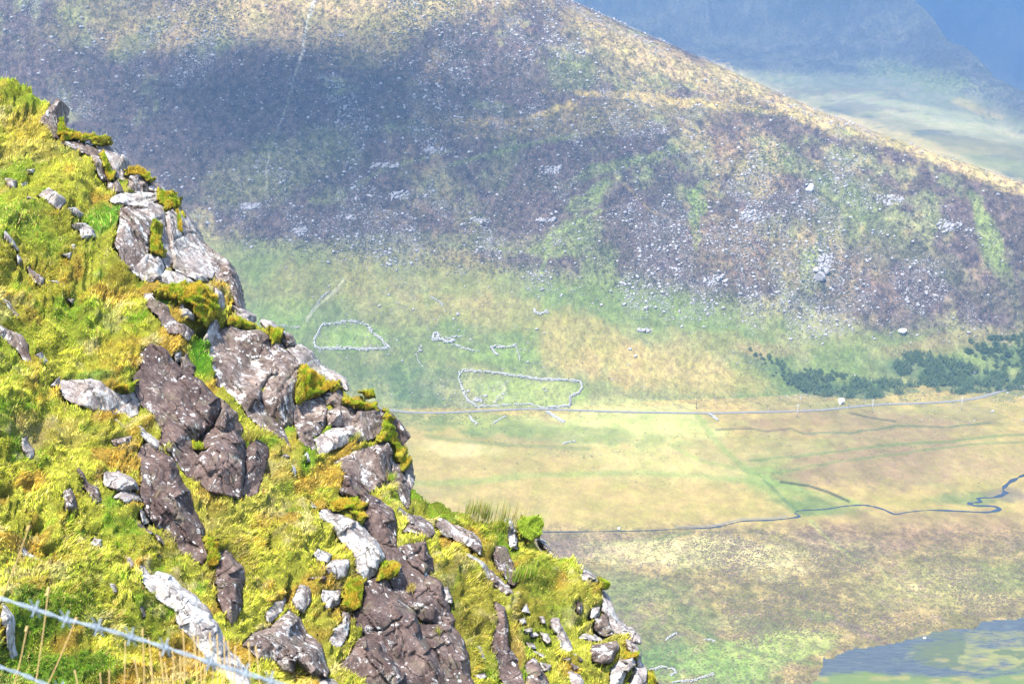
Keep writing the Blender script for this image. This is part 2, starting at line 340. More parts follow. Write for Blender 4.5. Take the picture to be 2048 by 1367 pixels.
def cover(x, y, z):
    px, py = project(np.stack([x, y, z], -1)); r = np.hypot(x, y); a = x / np.maximum(y, 1)
    n1 = fbm(x / 60, y / 90, 5, 3, .6); n2 = fbm(x / 26, y / 30, 4, 5, .55); n3 = fbm(x / 6, y / 10, 3, 8, .6)
    foot = np.interp(a, FOOT[:, 0], FOOT[:, 1]); hs = (r - foot)
    wx = px + 26 * n2 + 22 * n1; wy = py + 8 * n2 + 7 * n1          # ragged edges for the patches
    def L(c): return np.array(c)[None, :]
    col = np.where((hs < 0)[:, None], L(TAN), L(GREEN))
    floor = ss(0.1, 0.5, n1 + .2)[:, None]; col = np.where((hs < 0)[:, None], L(TAN) * (1 - floor) + L(STRAW) * floor, col)
    # lower apron: green and tan; upper hill: heather with grass streaks
    hf = np.interp(px, [400, 900, 1300, 1500, 1700, 2048], [470, 520, 560, 600, 640, 660])
    up = ss(40, -30, wy - hf)[:, None] * (r < 1700)[:, None]
    ap = ss(-.3, .5, n1 + .5 * n2)[:, None]
    col = np.where((hs >= 0)[:, None], L(GREEN) * (1 - ap) + L((0.135, 0.13, 0.055)) * ap, col)
    g = ss(.1, .75, n2 * .7 + n1 * .5 + .3 * n3)[:, None]
    hc = L(HEATH) * (1 - g) + L((0.12, 0.125, 0.06)) * g
    g2 = ss(.15, .8, n1 * .8 + n3 * .4 - .1)[:, None] ; hc = hc * (1 - g2 * .6) + L(BROWN) * g2 * .6
    col = col * (1 - up) + hc * up
    lowf = ss(1035, 1070, wy)[:, None] * (r < 980)[:, None]
    n4 = ss(-.2, .5, n3 + .4 * n2)[:, None]
    col = col * (1 - lowf) + (L((0.19, 0.145, 0.062)) * n4 + L((0.14, 0.112, 0.05)) * (1 - n4)) * lowf
    far = (r > 1600)[:, None]
    fm = ss(-.2, .5, n1)[:, None]
    col = np.where(far, L((0.075, 0.072, 0.05)) * (1 - fm) + L((0.14, 0.12, 0.065)) * fm, col)
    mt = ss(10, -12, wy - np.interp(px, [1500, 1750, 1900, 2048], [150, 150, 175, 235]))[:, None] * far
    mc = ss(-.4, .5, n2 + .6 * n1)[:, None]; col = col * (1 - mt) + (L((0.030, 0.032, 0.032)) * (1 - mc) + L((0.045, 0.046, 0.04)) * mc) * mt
    for cx, cy, rx, ry, t, c, wgt in PATCH:
        t = math.radians(t); ct, st = math.cos(t), math.sin(t)
        if cy < 180 and cx < 1500 or True:
            k = (np.abs(px - cx) < rx * 2.2 + ry * 2) & (np.abs(py - cy) < ry * 2.6 + rx * abs(st) * 2.2)
            if not k.any(): continue
            dx = wx[k] - cx; dy = wy[k] - cy
            e = ((dx * ct + dy * st) / rx) ** 2 + ((-dx * st + dy * ct) / ry) ** 2
            f = (ss(1.7, 0.25, e + .5 * n3[k] + .35 * n2[k]) * wgt)[:, None]
            col[k] = col[k] * (1 - f) + L(c) * f
    for s, hw, c, wgt in LINES:
        P = poly(s); lo = P.min(0) - 30; hi = P.max(0) + 30
        k = (px > lo[0]) & (px < hi[0]) & (py > lo[1]) & (py < hi[1])
        if not k.any(): continue
        d = seg_dist(px[k] + 2.5 * n3[k] + 3 * n2[k], py[k] + 1.2 * n3[k] + 1.5 * n2[k], P)
        f = (ss(hw * 1.9, hw * .4, d) * wgt)[:, None]; col[k] = col[k] * (1 - f) + L(c) * f
    k = (r < 900) & (py > 1060); pp = ss(.35, .62, fbm(x / 3.1, y / 4.5, 2, 77))[:, None] * ss(-.5, .5, n2)[:, None] * .5
    col = np.where(k[:, None], col * (1 - pp) + L(PURP) * pp, col)
    rough = np.clip(np.maximum(up[:, 0], lowf[:, 0] * .35) + .35 + .25 * (hs > -20) * (r < 1700) + .6 * mt[:, 0], 0, 1)
    return np.clip(col * (1 + .12 * n3[:, None]), 0.01, 1), rough
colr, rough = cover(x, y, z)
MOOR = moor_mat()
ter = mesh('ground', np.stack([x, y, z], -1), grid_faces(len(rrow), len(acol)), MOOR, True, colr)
at = ter.data.attributes.new('Rough', 'FLOAT', 'POINT'); at.data.foreach_set('value', rough.astype(np.float32))
tag(ter, kind='structure')

# ------------------------------------------------------------------ road, stream, lake
def strip(name, s, halfw, mat, lift, sub=10, jitter=0, wvar=None):
    P = poly(s); Q = []
    n = len(P)
    for i in range(n - 1):      # Catmull-Rom
        p0 = P[max(i - 1, 0)]; p1 = P[i]; p2 = P[i + 1]; p3 = P[min(i + 2, n - 1)]
        for t in np.linspace(0, 1, sub, endpoint=False):
            Q.append(0.5 * ((2 * p1) + (p2 - p0) * t + (2 * p0 - 5 * p1 + 4 * p2 - p3) * t * t + (3 * p1 - p0 - 3 * p2 + p3) * t ** 3))
    Q.append(P[-1]); Q = np.array(Q)
    W = on_terrain(Q[:, 0], Q[:, 1]); T = np.gradient(W[:, :2], axis=0); T /= np.linalg.norm(T, axis=1)[:, None] + 1e-9
    N = np.stack([-T[:, 1], T[:, 0]], 1); V = []
    hw = np.full(len(Q), halfw) if wvar is None else halfw * np.linspace(.45, 1.2, len(Q)) * (1 + wvar * fbm(np.arange(len(Q)) / 5.0, np.zeros(len(Q)), 3, 61))
    offs = (-1, -.5, 0, .5, 1)
    for k in offs:
        xy = W[:, :2] + N * (hw * k)[:, None]; V.append(np.column_stack([xy, zterrain(xy[:, 0], xy[:, 1]) + lift]))
    V = np.stack(V, 1); V[..., 2] = np.maximum(V[..., 2], V[..., 2].max(1, keepdims=True) - .05) if lift > .1 else V[..., 2]
    return tag(mesh(name, V.reshape(-1, 3), grid_faces(len(Q), 5), mat, True), kind='structure')
m = M('asphalt'); p = m.geo(); m.bsdf(m.ramp(m.noise(p, .6, 5, .7), [(.3, (.09, .088, .085)), (.7, (.16, .155, .14))]), .9, .2); ASPH = m.m
strip('road', "690,812 770,819 830,825 900,825 960,822 1060,818 1160,821 1260,824 1400,826 1480,825 1560,823 1640,820 1700,814 1760,809 1830,807 1900,803 1950,797 1990,786 2020,777 2060,770 2110,764", 1.4, ASPH, 0.22)
def water_mat(name, col, rough, sc, bs):
    m = M(name); p = m.scl(m.geo(), (1, 1.0, 1))
    m.bsdf(col, rough, 0.12, m.noise(p, sc, 4, .6), .3, bs); return m.m
WAT = water_mat('stream_water', (0.015, 0.025, 0.04), .15, .8, .4)
strip('stream', "1080,1064 1160,1063 1230,1062 1290,1061 1350,1058 1420,1055 1450,1050 1485,1042 1540,1040 1580,1036 1598,1032 1590,1024 1610,1020 1650,1018 1690,1012 1730,1010 1765,1018 1790,1028 1815,1024 1860,1020 1920,1022 1975,1024 1998,1018 1985,1012 1950,1011 1940,1006 1960,1003 1958,996 1990,994 2010,986 2006,978 2020,964 2048,950 2090,938", .8, WAT, 0.16, 12, 0, .7)
strip('stream_bank', "1350,1053.5 1420,1050.5 1450,1045.5 1485,1037.5 1540,1036 1575,1032", .5, ASPH, 0.1)
LAKE = poly("1560,1420 1600,1385 1625,1360 1640,1340 1641,1316 1665,1313 1690,1302 1692,1297 1740,1292 1790,1284 1830,1274 1860,1264 1900,1256 1950,1252 1962,1240 2048,1234 2200,1225 2400,1230 2400,1500 1560,1500")
def lake():
    m = M('lake_water'); p = m.geo(); a = m.n("Attribute", attribute_name='Col').outputs[0]; k = m.n("Attribute", attribute_name='Weed').outputs[2]
    ps = m.rot(p, (0, 0, .25), (.35, 1.3, 1)); n1 = m.noise(ps, .5, 6, .75, .5)
    f = m.ramp(m.math('ADD', k, m.math('MULTIPLY', m.math('SUBTRACT', n1, .5), 2.0)), [(.25, 0.0), (.95, .9)])
    c = m.mix(f, m.mix(m.ramp(n1, [(.35, 0.), (.65, 1.)]), (0.026, 0.031, 0.034), (0.055, 0.06, 0.052)), a)
    b = m.n("Bump", {'Strength': .35, 'Distance': .25, 'Height': m.noise(m.scl(p, (.6, 1.2, 1)), 1.5, 4, .65)})
    x = m.n("BsdfPrincipled", {0: c, 'Roughness': m.math('ADD', m.math('MULTIPLY', f, .6), .12), 'Specular IOR Level': .14, 'Normal': b.outputs[0]})
    m.t.links.new(x.outputs[0], m.out.inputs[0])
    gx, gy = np.meshgrid(np.arange(1550, 2402, 4.0), np.arange(1222, 1500, 3.0))
    P = on_terrain(gx.ravel(), gy.ravel(), 420, 1000, 60); P[:, 2] = 0.25
    px, py = gx.ravel(), gy.ravel()
    k = (sdf(px, py, LAKE) > 1 + 2.5 * fbm(px / 9, py / 5, 3, 91)).reshape(gx.shape)
    wn = fbm(px / 90, py / 30, 4, 93, .6)
    def e(cx, cy, rx, ry): return ss(1.6, .3, ((px - cx) / rx) ** 2 + ((py - cy) / ry) ** 2 + .7 * wn)
    weed = np.clip(.08 + .75 * e(1960, 1308, 150, 30) + .5 * e(1990, 1270, 200, 10) + .5 * e(2090, 1320, 120, 40) + .9 * ss(1338, 1356, py + 8 * wn + (px - 1800) * -.02) - .35 * e(1990, 1292, 50, 8) - .3 * e(1960, 1312, 26, 6), 0, 1)
    wc = np.where((wn > .1)[:, None], (.14, .14, .04), (.065, .08, .028)) ; wc = np.where((py > 1338)[:, None], (.085, .115, .025), wc)
    og = ss(.2, .6, fbm(px / 40, py / 12, 3, 95))[:, None] * .5; wc = wc * (1 - og) + np.array((.22, .17, .05)) * og
    V, f, wc, weed = compact(P, grid_faces(*gx.shape, k), wc, weed)
    o = mesh('lake', V, f, m.m, True, wc); at = o.data.attributes.new('Weed', 'FLOAT', 'POINT'); at.data.foreach_set('value', weed.astype(np.float32))
    tag(o, kind='structure')
lake()

# ------------------------------------------------------------------ boulders on the hillside
FARROCK = M('hill_rock'); p = FARROCK.geo()
FARROCK.bsdf(FARROCK.ramp(FARROCK.noise(p, .9, 4, .7), [(.3, (.12, .11, .105)), (.55, (.25, .235, .225)), (.75, (.38, .36, .34))]), .9, .15, FARROCK.noise(p, 3, 4, .7), .2, .7)
FARROCK = FARROCK.m
def rock_variants(n, sub):
    out = []
    for k in range(n):
        import bmesh
        bm = bmesh.new(); bmesh.ops.create_icosphere(bm, subdivisions=sub, radius=1)
        V = np.array([v.co[:] for v in bm.verts]); Fc = np.array([[v.index for v in f.verts] for f in bm.faces]); bm.free()
        g = np.random.default_rng(100 + k)
        for _ in range(9):      # chop with random planes: angular blocks
            nrm = g.normal(size=3); nrm /= np.linalg.norm(nrm); dcut = g.uniform(.45, .8)
            h = V @ nrm; V = V - np.outer(np.clip(h - dcut, 0, None), nrm)
        V *= np.array([1, g.uniform(.6, .95), g.uniform(.5, .85)]); out.append((V, Fc))
    return out
RV = rock_variants(10, 1)
def rock_density(px, py, x, y, r):
    n = fbm(x / 40, y / 60, 4, 201, .65) ; n2 = fbm(x / 13, y / 20, 2, 205)
    hf = np.interp(px, [400, 900, 1300, 1500, 1700, 2048], [480, 540, 640, 660, 690, 690])
    d = ss(30, -60, py - hf) * (.16 + 1.3 * ss(0, .7, n + .6 * n2))
    d += .10 * (py < 800) * ss(.3, .8, n) + .015 * (py < 850)
    d += .8 * np.exp(-(((px - 620) / 50) ** 2 + ((py - 455) / 22) ** 2)) + .7 * np.exp(-(((px - 950) / 60) ** 2 + ((py - 790) / 22) ** 2)) * .5
    d *= 1 - .6 * ss(.25, .7, ss(90, 20, py) * ((px > 230) & (px < 950)))
    return d
N = 1150000
a = rng.uniform(-.31, .34, N); r = rng.uniform(975, 1480, N); X = r * a / np.sqrt(1 + a * a); Y = r / np.sqrt(1 + a * a); Z = zterrain(X, Y)
PX, PY = project(np.stack([X, Y, Z], -1))
k = (PX > -60) & (PX < 2110) & (PY > -60) & (PY < 880) & (rng.random(N) < rock_density(PX, PY, X, Y, r) * np.clip((np.interp(a, HILL[:, 0], HILL[:, 1]) - r) / 130, .12, 1))
k &= ~((PX < 470 * np.clip((PY - 100) / 400, 0, 1)) & (PY > 150))
X, Y, Z = X[k], Y[k], Z[k]
size = .17 * (1 - rng.random(len(X))) ** -.39; size = np.minimum(size, 1.7)
order = np.argsort(-size / np.hypot(X, Y)); X, Y, Z, size = X[order], Y[order], Z[order], size[order]
print('hill rocks', len(X))
BIGN = 285
base = None
for i in range(BIGN):
    v, f = RV[i % 10]
    if i < 10:
        base = base or []
        base.append(mesh('boulder', v, f, FARROCK)); o = base[i]
    else:
        o = base[i % 10].copy(); C.objects.link(o)
    o.location = (X[i], Y[i], Z[i] + size[i] * .2); o.scale = (size[i],) * 3; o.rotation_euler = (rng.uniform(-.3, .3), rng.uniform(-.3, .3), rng.uniform(0, 6.28))
    tag(o, 'pale grey boulder lying among many on the far heather hillside', 'boulder', 'pale boulders scattered over the far hillside')
Vs, Fs, off = [], [], 0
for q in range(10):
    idx = np.arange(BIGN, len(X))[q::10]; v, f = RV[q]; n = len(idx)
    th = rng.uniform(0, 6.28, n); c, s = np.cos(th), np.sin(th); sz = size[idx]
    P = np.stack([(v[None, :, 0] * c[:, None] - v[None, :, 1] * s[:, None]) * sz[:, None] + X[idx][:, None], (v[None, :, 0] * s[:, None] + v[None, :, 1] * c[:, None]) * sz[:, None] + Y[idx][:, None],
                  v[None, :, 2] * sz[:, None] + (Z[idx] + sz * .2)[:, None]], -1)
    Fs.append((f[None] + off + (np.arange(n) * len(v))[:, None, None]).reshape(-1, 3)); Vs.append(P.reshape(-1, 3)); off += n * len(v)
tag(mesh('scree', np.concatenate(Vs), np.concatenate(Fs), FARROCK), 'thousands of small pale stones strewn over the far heather hillside', 'scree', kind='stuff')
m = M('crag_rock'); p = m.geo(); m.bsdf(m.ramp(m.noise(p, .8, 5, .75), [(.3, (.10, .095, .095)), (.55, (.24, .225, .22)), (.75, (.36, .34, .33))]), .9, .15, m.noise(p, 2, 4, .7), .3, .8); CRAGM = m.m
def single_rock(px, py, wpx, hpx, label, name='boulder', mat=None, seed=3):
    P = on_terrain(np.array([px]), np.array([py]))[0]; d = (P - CAM) @ FW; sx = wpx / F * d / 2; sz = hpx / F * d / 2
    v, f = rock_variants(seed + 1, 3)[seed]; v = v / np.abs(v).max(0) * np.array([sx, sx * .8, sz]); v[:, 2] += sz * .75
    return tag(mesh(name, v + P, f, mat or FARROCK, loc=P), label, 'boulder')
m = M('pale_boulder'); p = m.geo(); m.bsdf(m.ramp(m.noise(p, .8, 5, .7), [(.3, (.34, .31, .29)), (.7, (.66, .64, .62))]), .9, .15, m.noise(p, 2, 4, .7), .3, .8); PALEB = m.m
single_rock(1682, 808, 15, 15, 'big lone white boulder beside the road in front of the conifers', mat=PALEB)
single_rock(1807, 666, 22, 14, 'large pale block above the conifers at the foot of the heather slope', mat=PALEB, seed=4)
single_rock(1620, 384, 18, 20, 'bright white rock face high on the right of the hill', mat=PALEB, seed=5)
single_rock(1238, 1059, 7, 8, 'small white stone standing on the stream bank', mat=PALEB, seed=2)
single_rock(1848, 1276, 9, 5, 'white stone on the lake shore', mat=PALEB, seed=1)
for i, (px, py, w, h) in enumerate([(1640, 560, 30, 26), (1652, 548, 14, 18), (1632, 545, 16, 14)]):
    single_rock(px, py, w, h, ('widest pale crag block at the bottom of the dark gully', 'tall narrow crag block on the right of the dark gully foot', 'small upper crag block on the left of the dark gully foot')[i], mat=FARROCK, seed=i)
def crag(px, py, w, h, n, label, seed):
    g = np.random.default_rng(seed); n = int(n * 1.8); q = np.clip(g.normal(0, .27, (n, 2)), -.42, .42) * (w, h * .85) + (px, py); W = on_terrain(q[:, 0], q[:, 1]); Vs, Fs, off = [], [], 0
    for i, P in enumerate(W):
        v, f = RV[i % 10]; s_ = g.uniform(.4, 1.5) * (1.5 if i < n / 5 else .8); th = .6 + g.normal(0, .9)
        v = v * np.array([1.25, .9, 1.0]) * s_; v = np.stack([v[:, 0] * math.cos(th) - v[:, 1] * math.sin(th), v[:, 0] * math.sin(th) + v[:, 1] * math.cos(th), v[:, 2] + .3 * v[:, 0]], 1)
        Vs.append(v + P); Fs.append(f + off); off += len(v)
    tag(mesh('crag', np.concatenate(Vs), np.concatenate(Fs), CRAGM, loc=W[0]), label, 'crag', 'broken crags on the far hill')
for i, (px, py, w, h, n, lab) in enumerate([(500, 412, 40, 14, 46, 'broad broken grey crag low on the left hillside beyond the near spur'), (600, 462, 26, 18, 34, 'broken grey crag right of and below the broad left one'), (700, 435, 26, 14, 26, 'small grey crag directly below the middle of the dark left hillside'),
        (770, 330, 60, 12, 50, 'long streak of pale crags under the bright green patch'), (800, 390, 40, 20, 34, 'scattered crags between the green patch and the tan pasture'), (870, 300, 50, 16, 36, 'pale crags just right of the bright green patch'),
        (1100, 340, 50, 20, 40, 'pale crags in the centre of the hill beside the grassy runnel'), (1290, 660, 30, 6, 24, 'row of low crags at the lower edge of the middle slope'), (1500, 430, 50, 26, 60, 'wide field of pale crags in the middle right of the hill'),
        (1650, 520, 30, 50, 50, 'crags lining the dark gully'), (1780, 400, 60, 26, 50, 'crags below the golden ridge on the right'), (1430, 560, 50, 24, 40, 'crags above the green apron in the middle right'), (955, 800, 20, 8, 16, 'low outcrop just above the road near the near spur'),
        (1090, 440, 40, 10, 26, 'low crags just above the green hollow'), (1900, 450, 50, 30, 46, 'crags nearest the right edge under the ridge'), (960, 440, 50, 16, 34, 'crags left of the green hollow')]):
    crag(px, py, w, h, n, lab, 900 + i)

# ------------------------------------------------------------------ dry stone walls and ruins
m = M('wall_stone'); p = m.geo(); m.bsdf(m.ramp(m.noise(p, 2.2, 4, .7), [(.3, (.16, .155, .14)), (.7, (.40, .39, .36))]), .95, .1, m.noise(p, 4, 4, .7), .1, .7); WALLM = m.m
CUBE = np.array([[-1, -1, -1], [1, -1, -1], [1, 1, -1], [-1, 1, -1], [-1, -1, 1], [1, -1, 1], [1, 1, 1], [-1, 1, 1]], float)
CF = np.array([[0, 3, 2, 1], [4, 5, 6, 7], [0, 1, 5, 4], [1, 2, 6, 5], [2, 3, 7, 6], [3, 0, 4, 7]])
def dry_wall(s, label, h=1.2, w=.55, cat='stone wall', gap=0.06, name='stone_wall', parent=None):
    P = poly(s); W = on_terrain(P[:, 0], P[:, 1]); Vs = []; Fs = []; XY = []; off = 0
    g = np.random.default_rng(int(P.sum()) % 9999)
    for i in range(len(W) - 1):
        a, b = W[i], W[i + 1]; L = np.linalg.norm((b - a)[:2]); n = max(int(L / .36), 1); dr = (b - a)[:2] / L; th0 = math.atan2(dr[1], dr[0])
        for q in range(n):
            hh = h * (0.75 + .35 * vn(np.array(q * .13 + i * 7.7), np.array(1.0), 5)) 
            for lay in range(2):
                if g.random() < (gap + .25 * ss(.55, .8, vn(np.array(q * .21 + i * 3.1), np.array(2.0), 9))) * (1 + lay): continue
                t = (q + .5 * lay + g.uniform(-.1, .1)) / n; c = a + (b - a) * t; xy = c[:2] + np.array([-dr[1], dr[0]]) * g.normal(0, .22)
                sc = np.array([g.uniform(.16, .34), w * g.uniform(.35, .7) * (1 - .25 * lay), hh * g.uniform(.2, .3)]); th = th0 + g.normal(0, .18)
                v = CUBE * sc * (1 + g.normal(0, .1, (8, 3))); c_, s_ = math.cos(th), math.sin(th)
                v = np.stack([v[:, 0] * c_ - v[:, 1] * s_ + xy[0], v[:, 0] * s_ + v[:, 1] * c_ + xy[1], v[:, 2] + hh * (.24 + .5 * lay)], 1); XY.append(xy)
                Vs.append(v); Fs.append(CF + off); off += 8
    Vs = np.stack(Vs); XY = np.array(XY); Vs[:, :, 2] += zterrain(XY[:, 0], XY[:, 1])[:, None]
    o = mesh(name, Vs.reshape(-1, 3), np.concatenate(Fs), WALLM, loc=None if parent else W[0], parent=parent)
    return o if parent else tag(o, label, cat)
dry_wall("630,695 628,682 634,672 641,655 655,650 690,645 715,645 733,650 742,665 748,670 762,678 768,688 779,695 770,698 735,700 690,698 640,699 630,695", 'grey stone wall ringing the rounded enclosure on the left of the slope', 1.4, .6)
dry_wall("951,812 943,806 935,802 930,792 924,778 918,760 919,745 925,743 960,744 1000,748 1050,755 1075,760 1120,761 1162,765 1163,778 1158,787 1140,795 1140,813 1115,815 1085,818", 'long pale stone wall round three sides of the big four cornered enclosure', 1.4, .6)
dry_wall("951,814 990,812 1030,809 1060,808 1080,815 1110,816", 'low broken wall between the big enclosure and the road', .9, .5, gap=.15)
dry_wall("1022,757 1012,766 1002,774 998,782 993,800", 'faint line of stones crossing the inside of the big enclosure', .5, .35, gap=.5)
dry_wall("996,711 990,708 983,698 981,696 1000,695 1030,692", 'bright right-angled ruined wall right of the stone hut', 1.5, .8, 'ruined wall')
dry_wall("1030,688 1035,700 1038,712 1040,722", 'thin wall running downhill from the right-angled ruin', .8, .4, gap=.2)
dry_wall("910,691 930,697 945,702 960,703", 'short low wall running right from the ruined hut', .9, .5, gap=.15)
dry_wall("900,674 925,674", 'faint straight wall above and right of the ruined hut', .7, .4, gap=.25)
dry_wall("842,690 838,702 832,708 836,722 846,734", 'broken wall climbing between the round enclosure and the hut', .8, .4, gap=.35)
dry_wall("1093,825 1108,833 1125,844 1129,845", 'short thick wall slanting below the road', 1.3, .8)
dry_wall("1418,829 1430,837 1437,842", 'short wall slanting below the road right of the middle pole', 1.2, .7)
dry_wall("938,832 945,842 955,848", 'tumbled wall just below the road near the cliff', .9, .7, gap=.2)
dry_wall("985,848 1000,838 1013,832", 'line of stones below the road left of the slanting wall', .7, .5, gap=.3)
dry_wall("862,594 870,598 880,606 886,611", 'small broken wall alone high on the pasture', .9, .5, gap=.2)
dry_wall("1125,887 1150,883", 'pale strip of stones alone on the straw coloured bog', .7, .6, gap=.2)
dry_wall("551,650 575,652 600,655", 'faint wall left of the rounded enclosure against the cliff', .6, .4, gap=.3)
dry_wall("660,582 640,600 628,618 616,636", 'thin line of stones climbing the slope above the rounded enclosure', .7, .4, gap=.3)
dry_wall("1290,1350 1303,1340 1322,1334 1345,1338 1352,1345 1340,1352", 'curved wall of pale stones at the lower edge beside the near cliff', .8, .4, gap=.1)
dry_wall("1345,1365 1385,1362 1420,1350 1426,1347", 'low stone wall at the bottom edge right of the near cliff', .8, .4, gap=.1)
dry_wall("1332,1280 1350,1268 1354,1266", 'short pale wall fragment on the dark olive heath', .7, .4)
dry_wall("1408,1278 1422,1280 1430,1283", 'tiny wall fragment on the green heath right of the short pale wall', .6, .4, gap=.2)
def ruin():
    P = on_terrain(np.array([872.]), np.array([676.]))[0]
    root = tag(link('stone_hut', None), 'round roofless stone hut ruin with a heap of fallen stones', 'ruin'); root.location = P
    def sub(nm, s, h, w):
        o = dry_wall(s, None, h, w, gap=.02, name=nm, parent=root); o.data.transform(__import__('mathutils').Matrix.Translation(-Vector(P)))
    sub('ring_wall', "866,676 867,671 872,668 877,671 878,676 872,678 866,676", 2.0, .7)
    sub('rubble_heap', "864,680 872,681 884,680 888,684 898,685 908,683 902,678 890,676", 1.5, 1.1)
ruin()
def ruin2():
    P = on_terrain(np.array([1072.]), np.array([625.]))[0]
    dry_wall("1068,620 1072,627 1080,629 1086,626 1098,627", 'small heap of pale ruined walls in the middle of the lower slope', 1.5, 1.0, 'ruined wall')
ruin2()

# ------------------------------------------------------------------ utility poles
m = M('pole_wood'); m.bsdf((.10, .085, .075), .9, .1); WOODD = m.m
m = M('pole_pale'); m.bsdf((.34, .33, .31), .9, .1); WOODP = m.m
def cyl(P0, P1, r0, r1, n=8):
    P0 = np.array(P0, float); P1 = np.array(P1, float); d = P1 - P0; d /= np.linalg.norm(d)
    u = np.cross(d, (0, 0, 1) if abs(d[2]) < .9 else (1, 0, 0)); u /= np.linalg.norm(u); v = np.cross(d, u)
    t = np.arange(n) * 2 * math.pi / n; ring = np.outer(np.cos(t), u) + np.outer(np.sin(t), v)
    V = np.concatenate([P0 + ring * r0, P1 + ring * r1]); f = [[i, (i + 1) % n, n + (i + 1) % n, n + i] for i in range(n)]
    f.append(list(range(n))[::-1][:4]); 
    sizes = [4] * n + [n, n]; flat = sum([f[i] for i in range(n)], []) + list(range(n))[::-1] + list(range(n, 2 * n))
    return V, flat, sizes
def join(parts):
    Vs, Fl, Sz, off = [], [], [], 0
    for V, f, s in parts: Vs.append(V); Fl += [i + off for i in f]; Sz += list(s); off += len(V)
    return np.concatenate(Vs), Fl, Sz
POLES = [(1140, 813, 783, 'd', 'dark wooden pole standing at the right corner of the big walled enclosure'), (1393, 818, 792, 'd', 'dark wooden pole alone just above the road in the middle'),
         (1595, 834, 808, 'p', 'pale pole below the road left of the lone white boulder'), (1745, 826, 797, 'p', 'pale pole below the road right of the lone white boulder'), (1923, 822, 792, 'p', 'pale pole farthest right below the bend of the road')]
for px, y1, y0, st, lab in POLES:
    P = on_terrain(np.array([px * 1.0]), np.array([y1 * 1.0]))[0]; d = (P - CAM) @ FW; H = (y1 - y0) / F * d / math.cos(PITCH); mt = WOODD if st == 'd' else WOODP
    root = tag(link('utility_pole', None), lab, 'utility pole', 'utility poles along the valley road'); root.location = P
    V, f, s = cyl((0, 0, -.5), (0, 0, H), .15, .10); mesh('pole', V, f, mt, sizes=s, parent=root)
    V, f, s = cyl((-.9, 0, H - .7), (.9, 0, H - .7), .07, .07, 6); mesh('crossarm', V, f, mt, sizes=s, parent=root)
    for k in (-.8, 0, .8):
        V, f, s = cyl((k, 0, H - .65 if k else H), (k, 0, H - .4 if k else H + .25), .06, .05, 6); mesh('insulator', V, f, WOODP, sizes=s, parent=root)

# ------------------------------------------------------------------ conifers by the road
def leaf_mat(name, c0, c1):
    m = M(name); p = m.geo(); m.bsdf(m.ramp(m.noise(p, 1.2, 3, .6), [(.3, c0), (.7, c1)]), .9, .1); return m.m
CONM = [leaf_mat('conifer_dark', (.04, .072, .026), (.085, .12, .045)), leaf_mat('conifer_light', (.05, .08, .03), (.10, .13, .045))]
BARK = M('bark'); BARK.bsdf((.08, .06, .05)); BARK = BARK.m
def tree_mesh(kind, seed):
    g = np.random.default_rng(seed); Vs = []; n = 260 if kind == 'c' else 320
    for _ in range(n):
        if kind == 'c':
            h = g.random() ** .8; rad = (1 - h) * .36 * (.35 + .65 * g.random() ** .5) * (1 + .2 * math.sin(h * 40)); th = g.uniform(0, 6.28)
            c = np.array([rad * math.cos(th), rad * math.sin(th), .1 + h * .88]); L = .12 * (1.2 - h)
            out = np.array([math.cos(th), math.sin(th), g.uniform(-.6, .1)])
        else:
            q = g.normal(size=3); q /= np.linalg.norm(q); c = q * np.array([.45, .45, .32]) * g.random() ** .35 * (1 + .3 * math.sin(5 * q[0] + seed)) + (0, 0, .38); L = .1; out = q
        t = np.cross(out, g.normal(size=3)); t /= np.linalg.norm(t)
        Vs += [c + t * L * .5, c - t * L * .5, c + out * L * 1.1]
    return np.array(Vs), np.arange(3 * n).reshape(-1, 3)
TM = []
for k in range(6):
    kind = 'c' if k < 4 else 'b'; V, f = tree_mesh(kind, 500 + k); root = link('conifer' if kind == 'c' else 'shrub', None)
    mesh('crown', V, f, CONM[k % 2 if k < 4 else k - 4], parent=root); V, f, s = cyl((0, 0, -.05), (0, 0, .8 if kind == 'c' else .3), .035, .008, 6); mesh('trunk', V, f, BARK, sizes=s, parent=root); TM.append(root)
regs = [("1570,765 1620,752 1680,762 1740,762 1830,768 1840,788 1760,796 1660,797 1600,785", 150, 'c', 4.6, 'young dark conifer packed in the narrow strip beside the road', 'conifers of the narrow roadside strip'),
        ("1785,715 1830,706 1900,718 1960,745 2060,752 2060,778 2000,782 1950,790 1880,785 1830,765 1795,748", 330, 'c', 4.4, 'blue green conifer in the wide plantation above the road bend', 'conifers of the wide right hand plantation'),
        ("1940,680 2060,672 2060,760 1990,735 1930,705", 100, 'b', 3.4, 'rounded dark green shrub above the wide plantation at the right edge', 'shrubs on the slope above the plantation'),
        ("1475,700 1500,700 1540,750 1600,770 1700,760 1700,745 1600,735 1520,705", 90, 'b', 2.6, 'low dark shrub on the green slope left of the conifers', 'low shrubs on the green slope left of the conifers'),
        ("1400,795 1500,790 1900,795 1900,800 1600,812", 0, 'b', 2, '', ''),]
used = set(); cnt = 0; extra = []
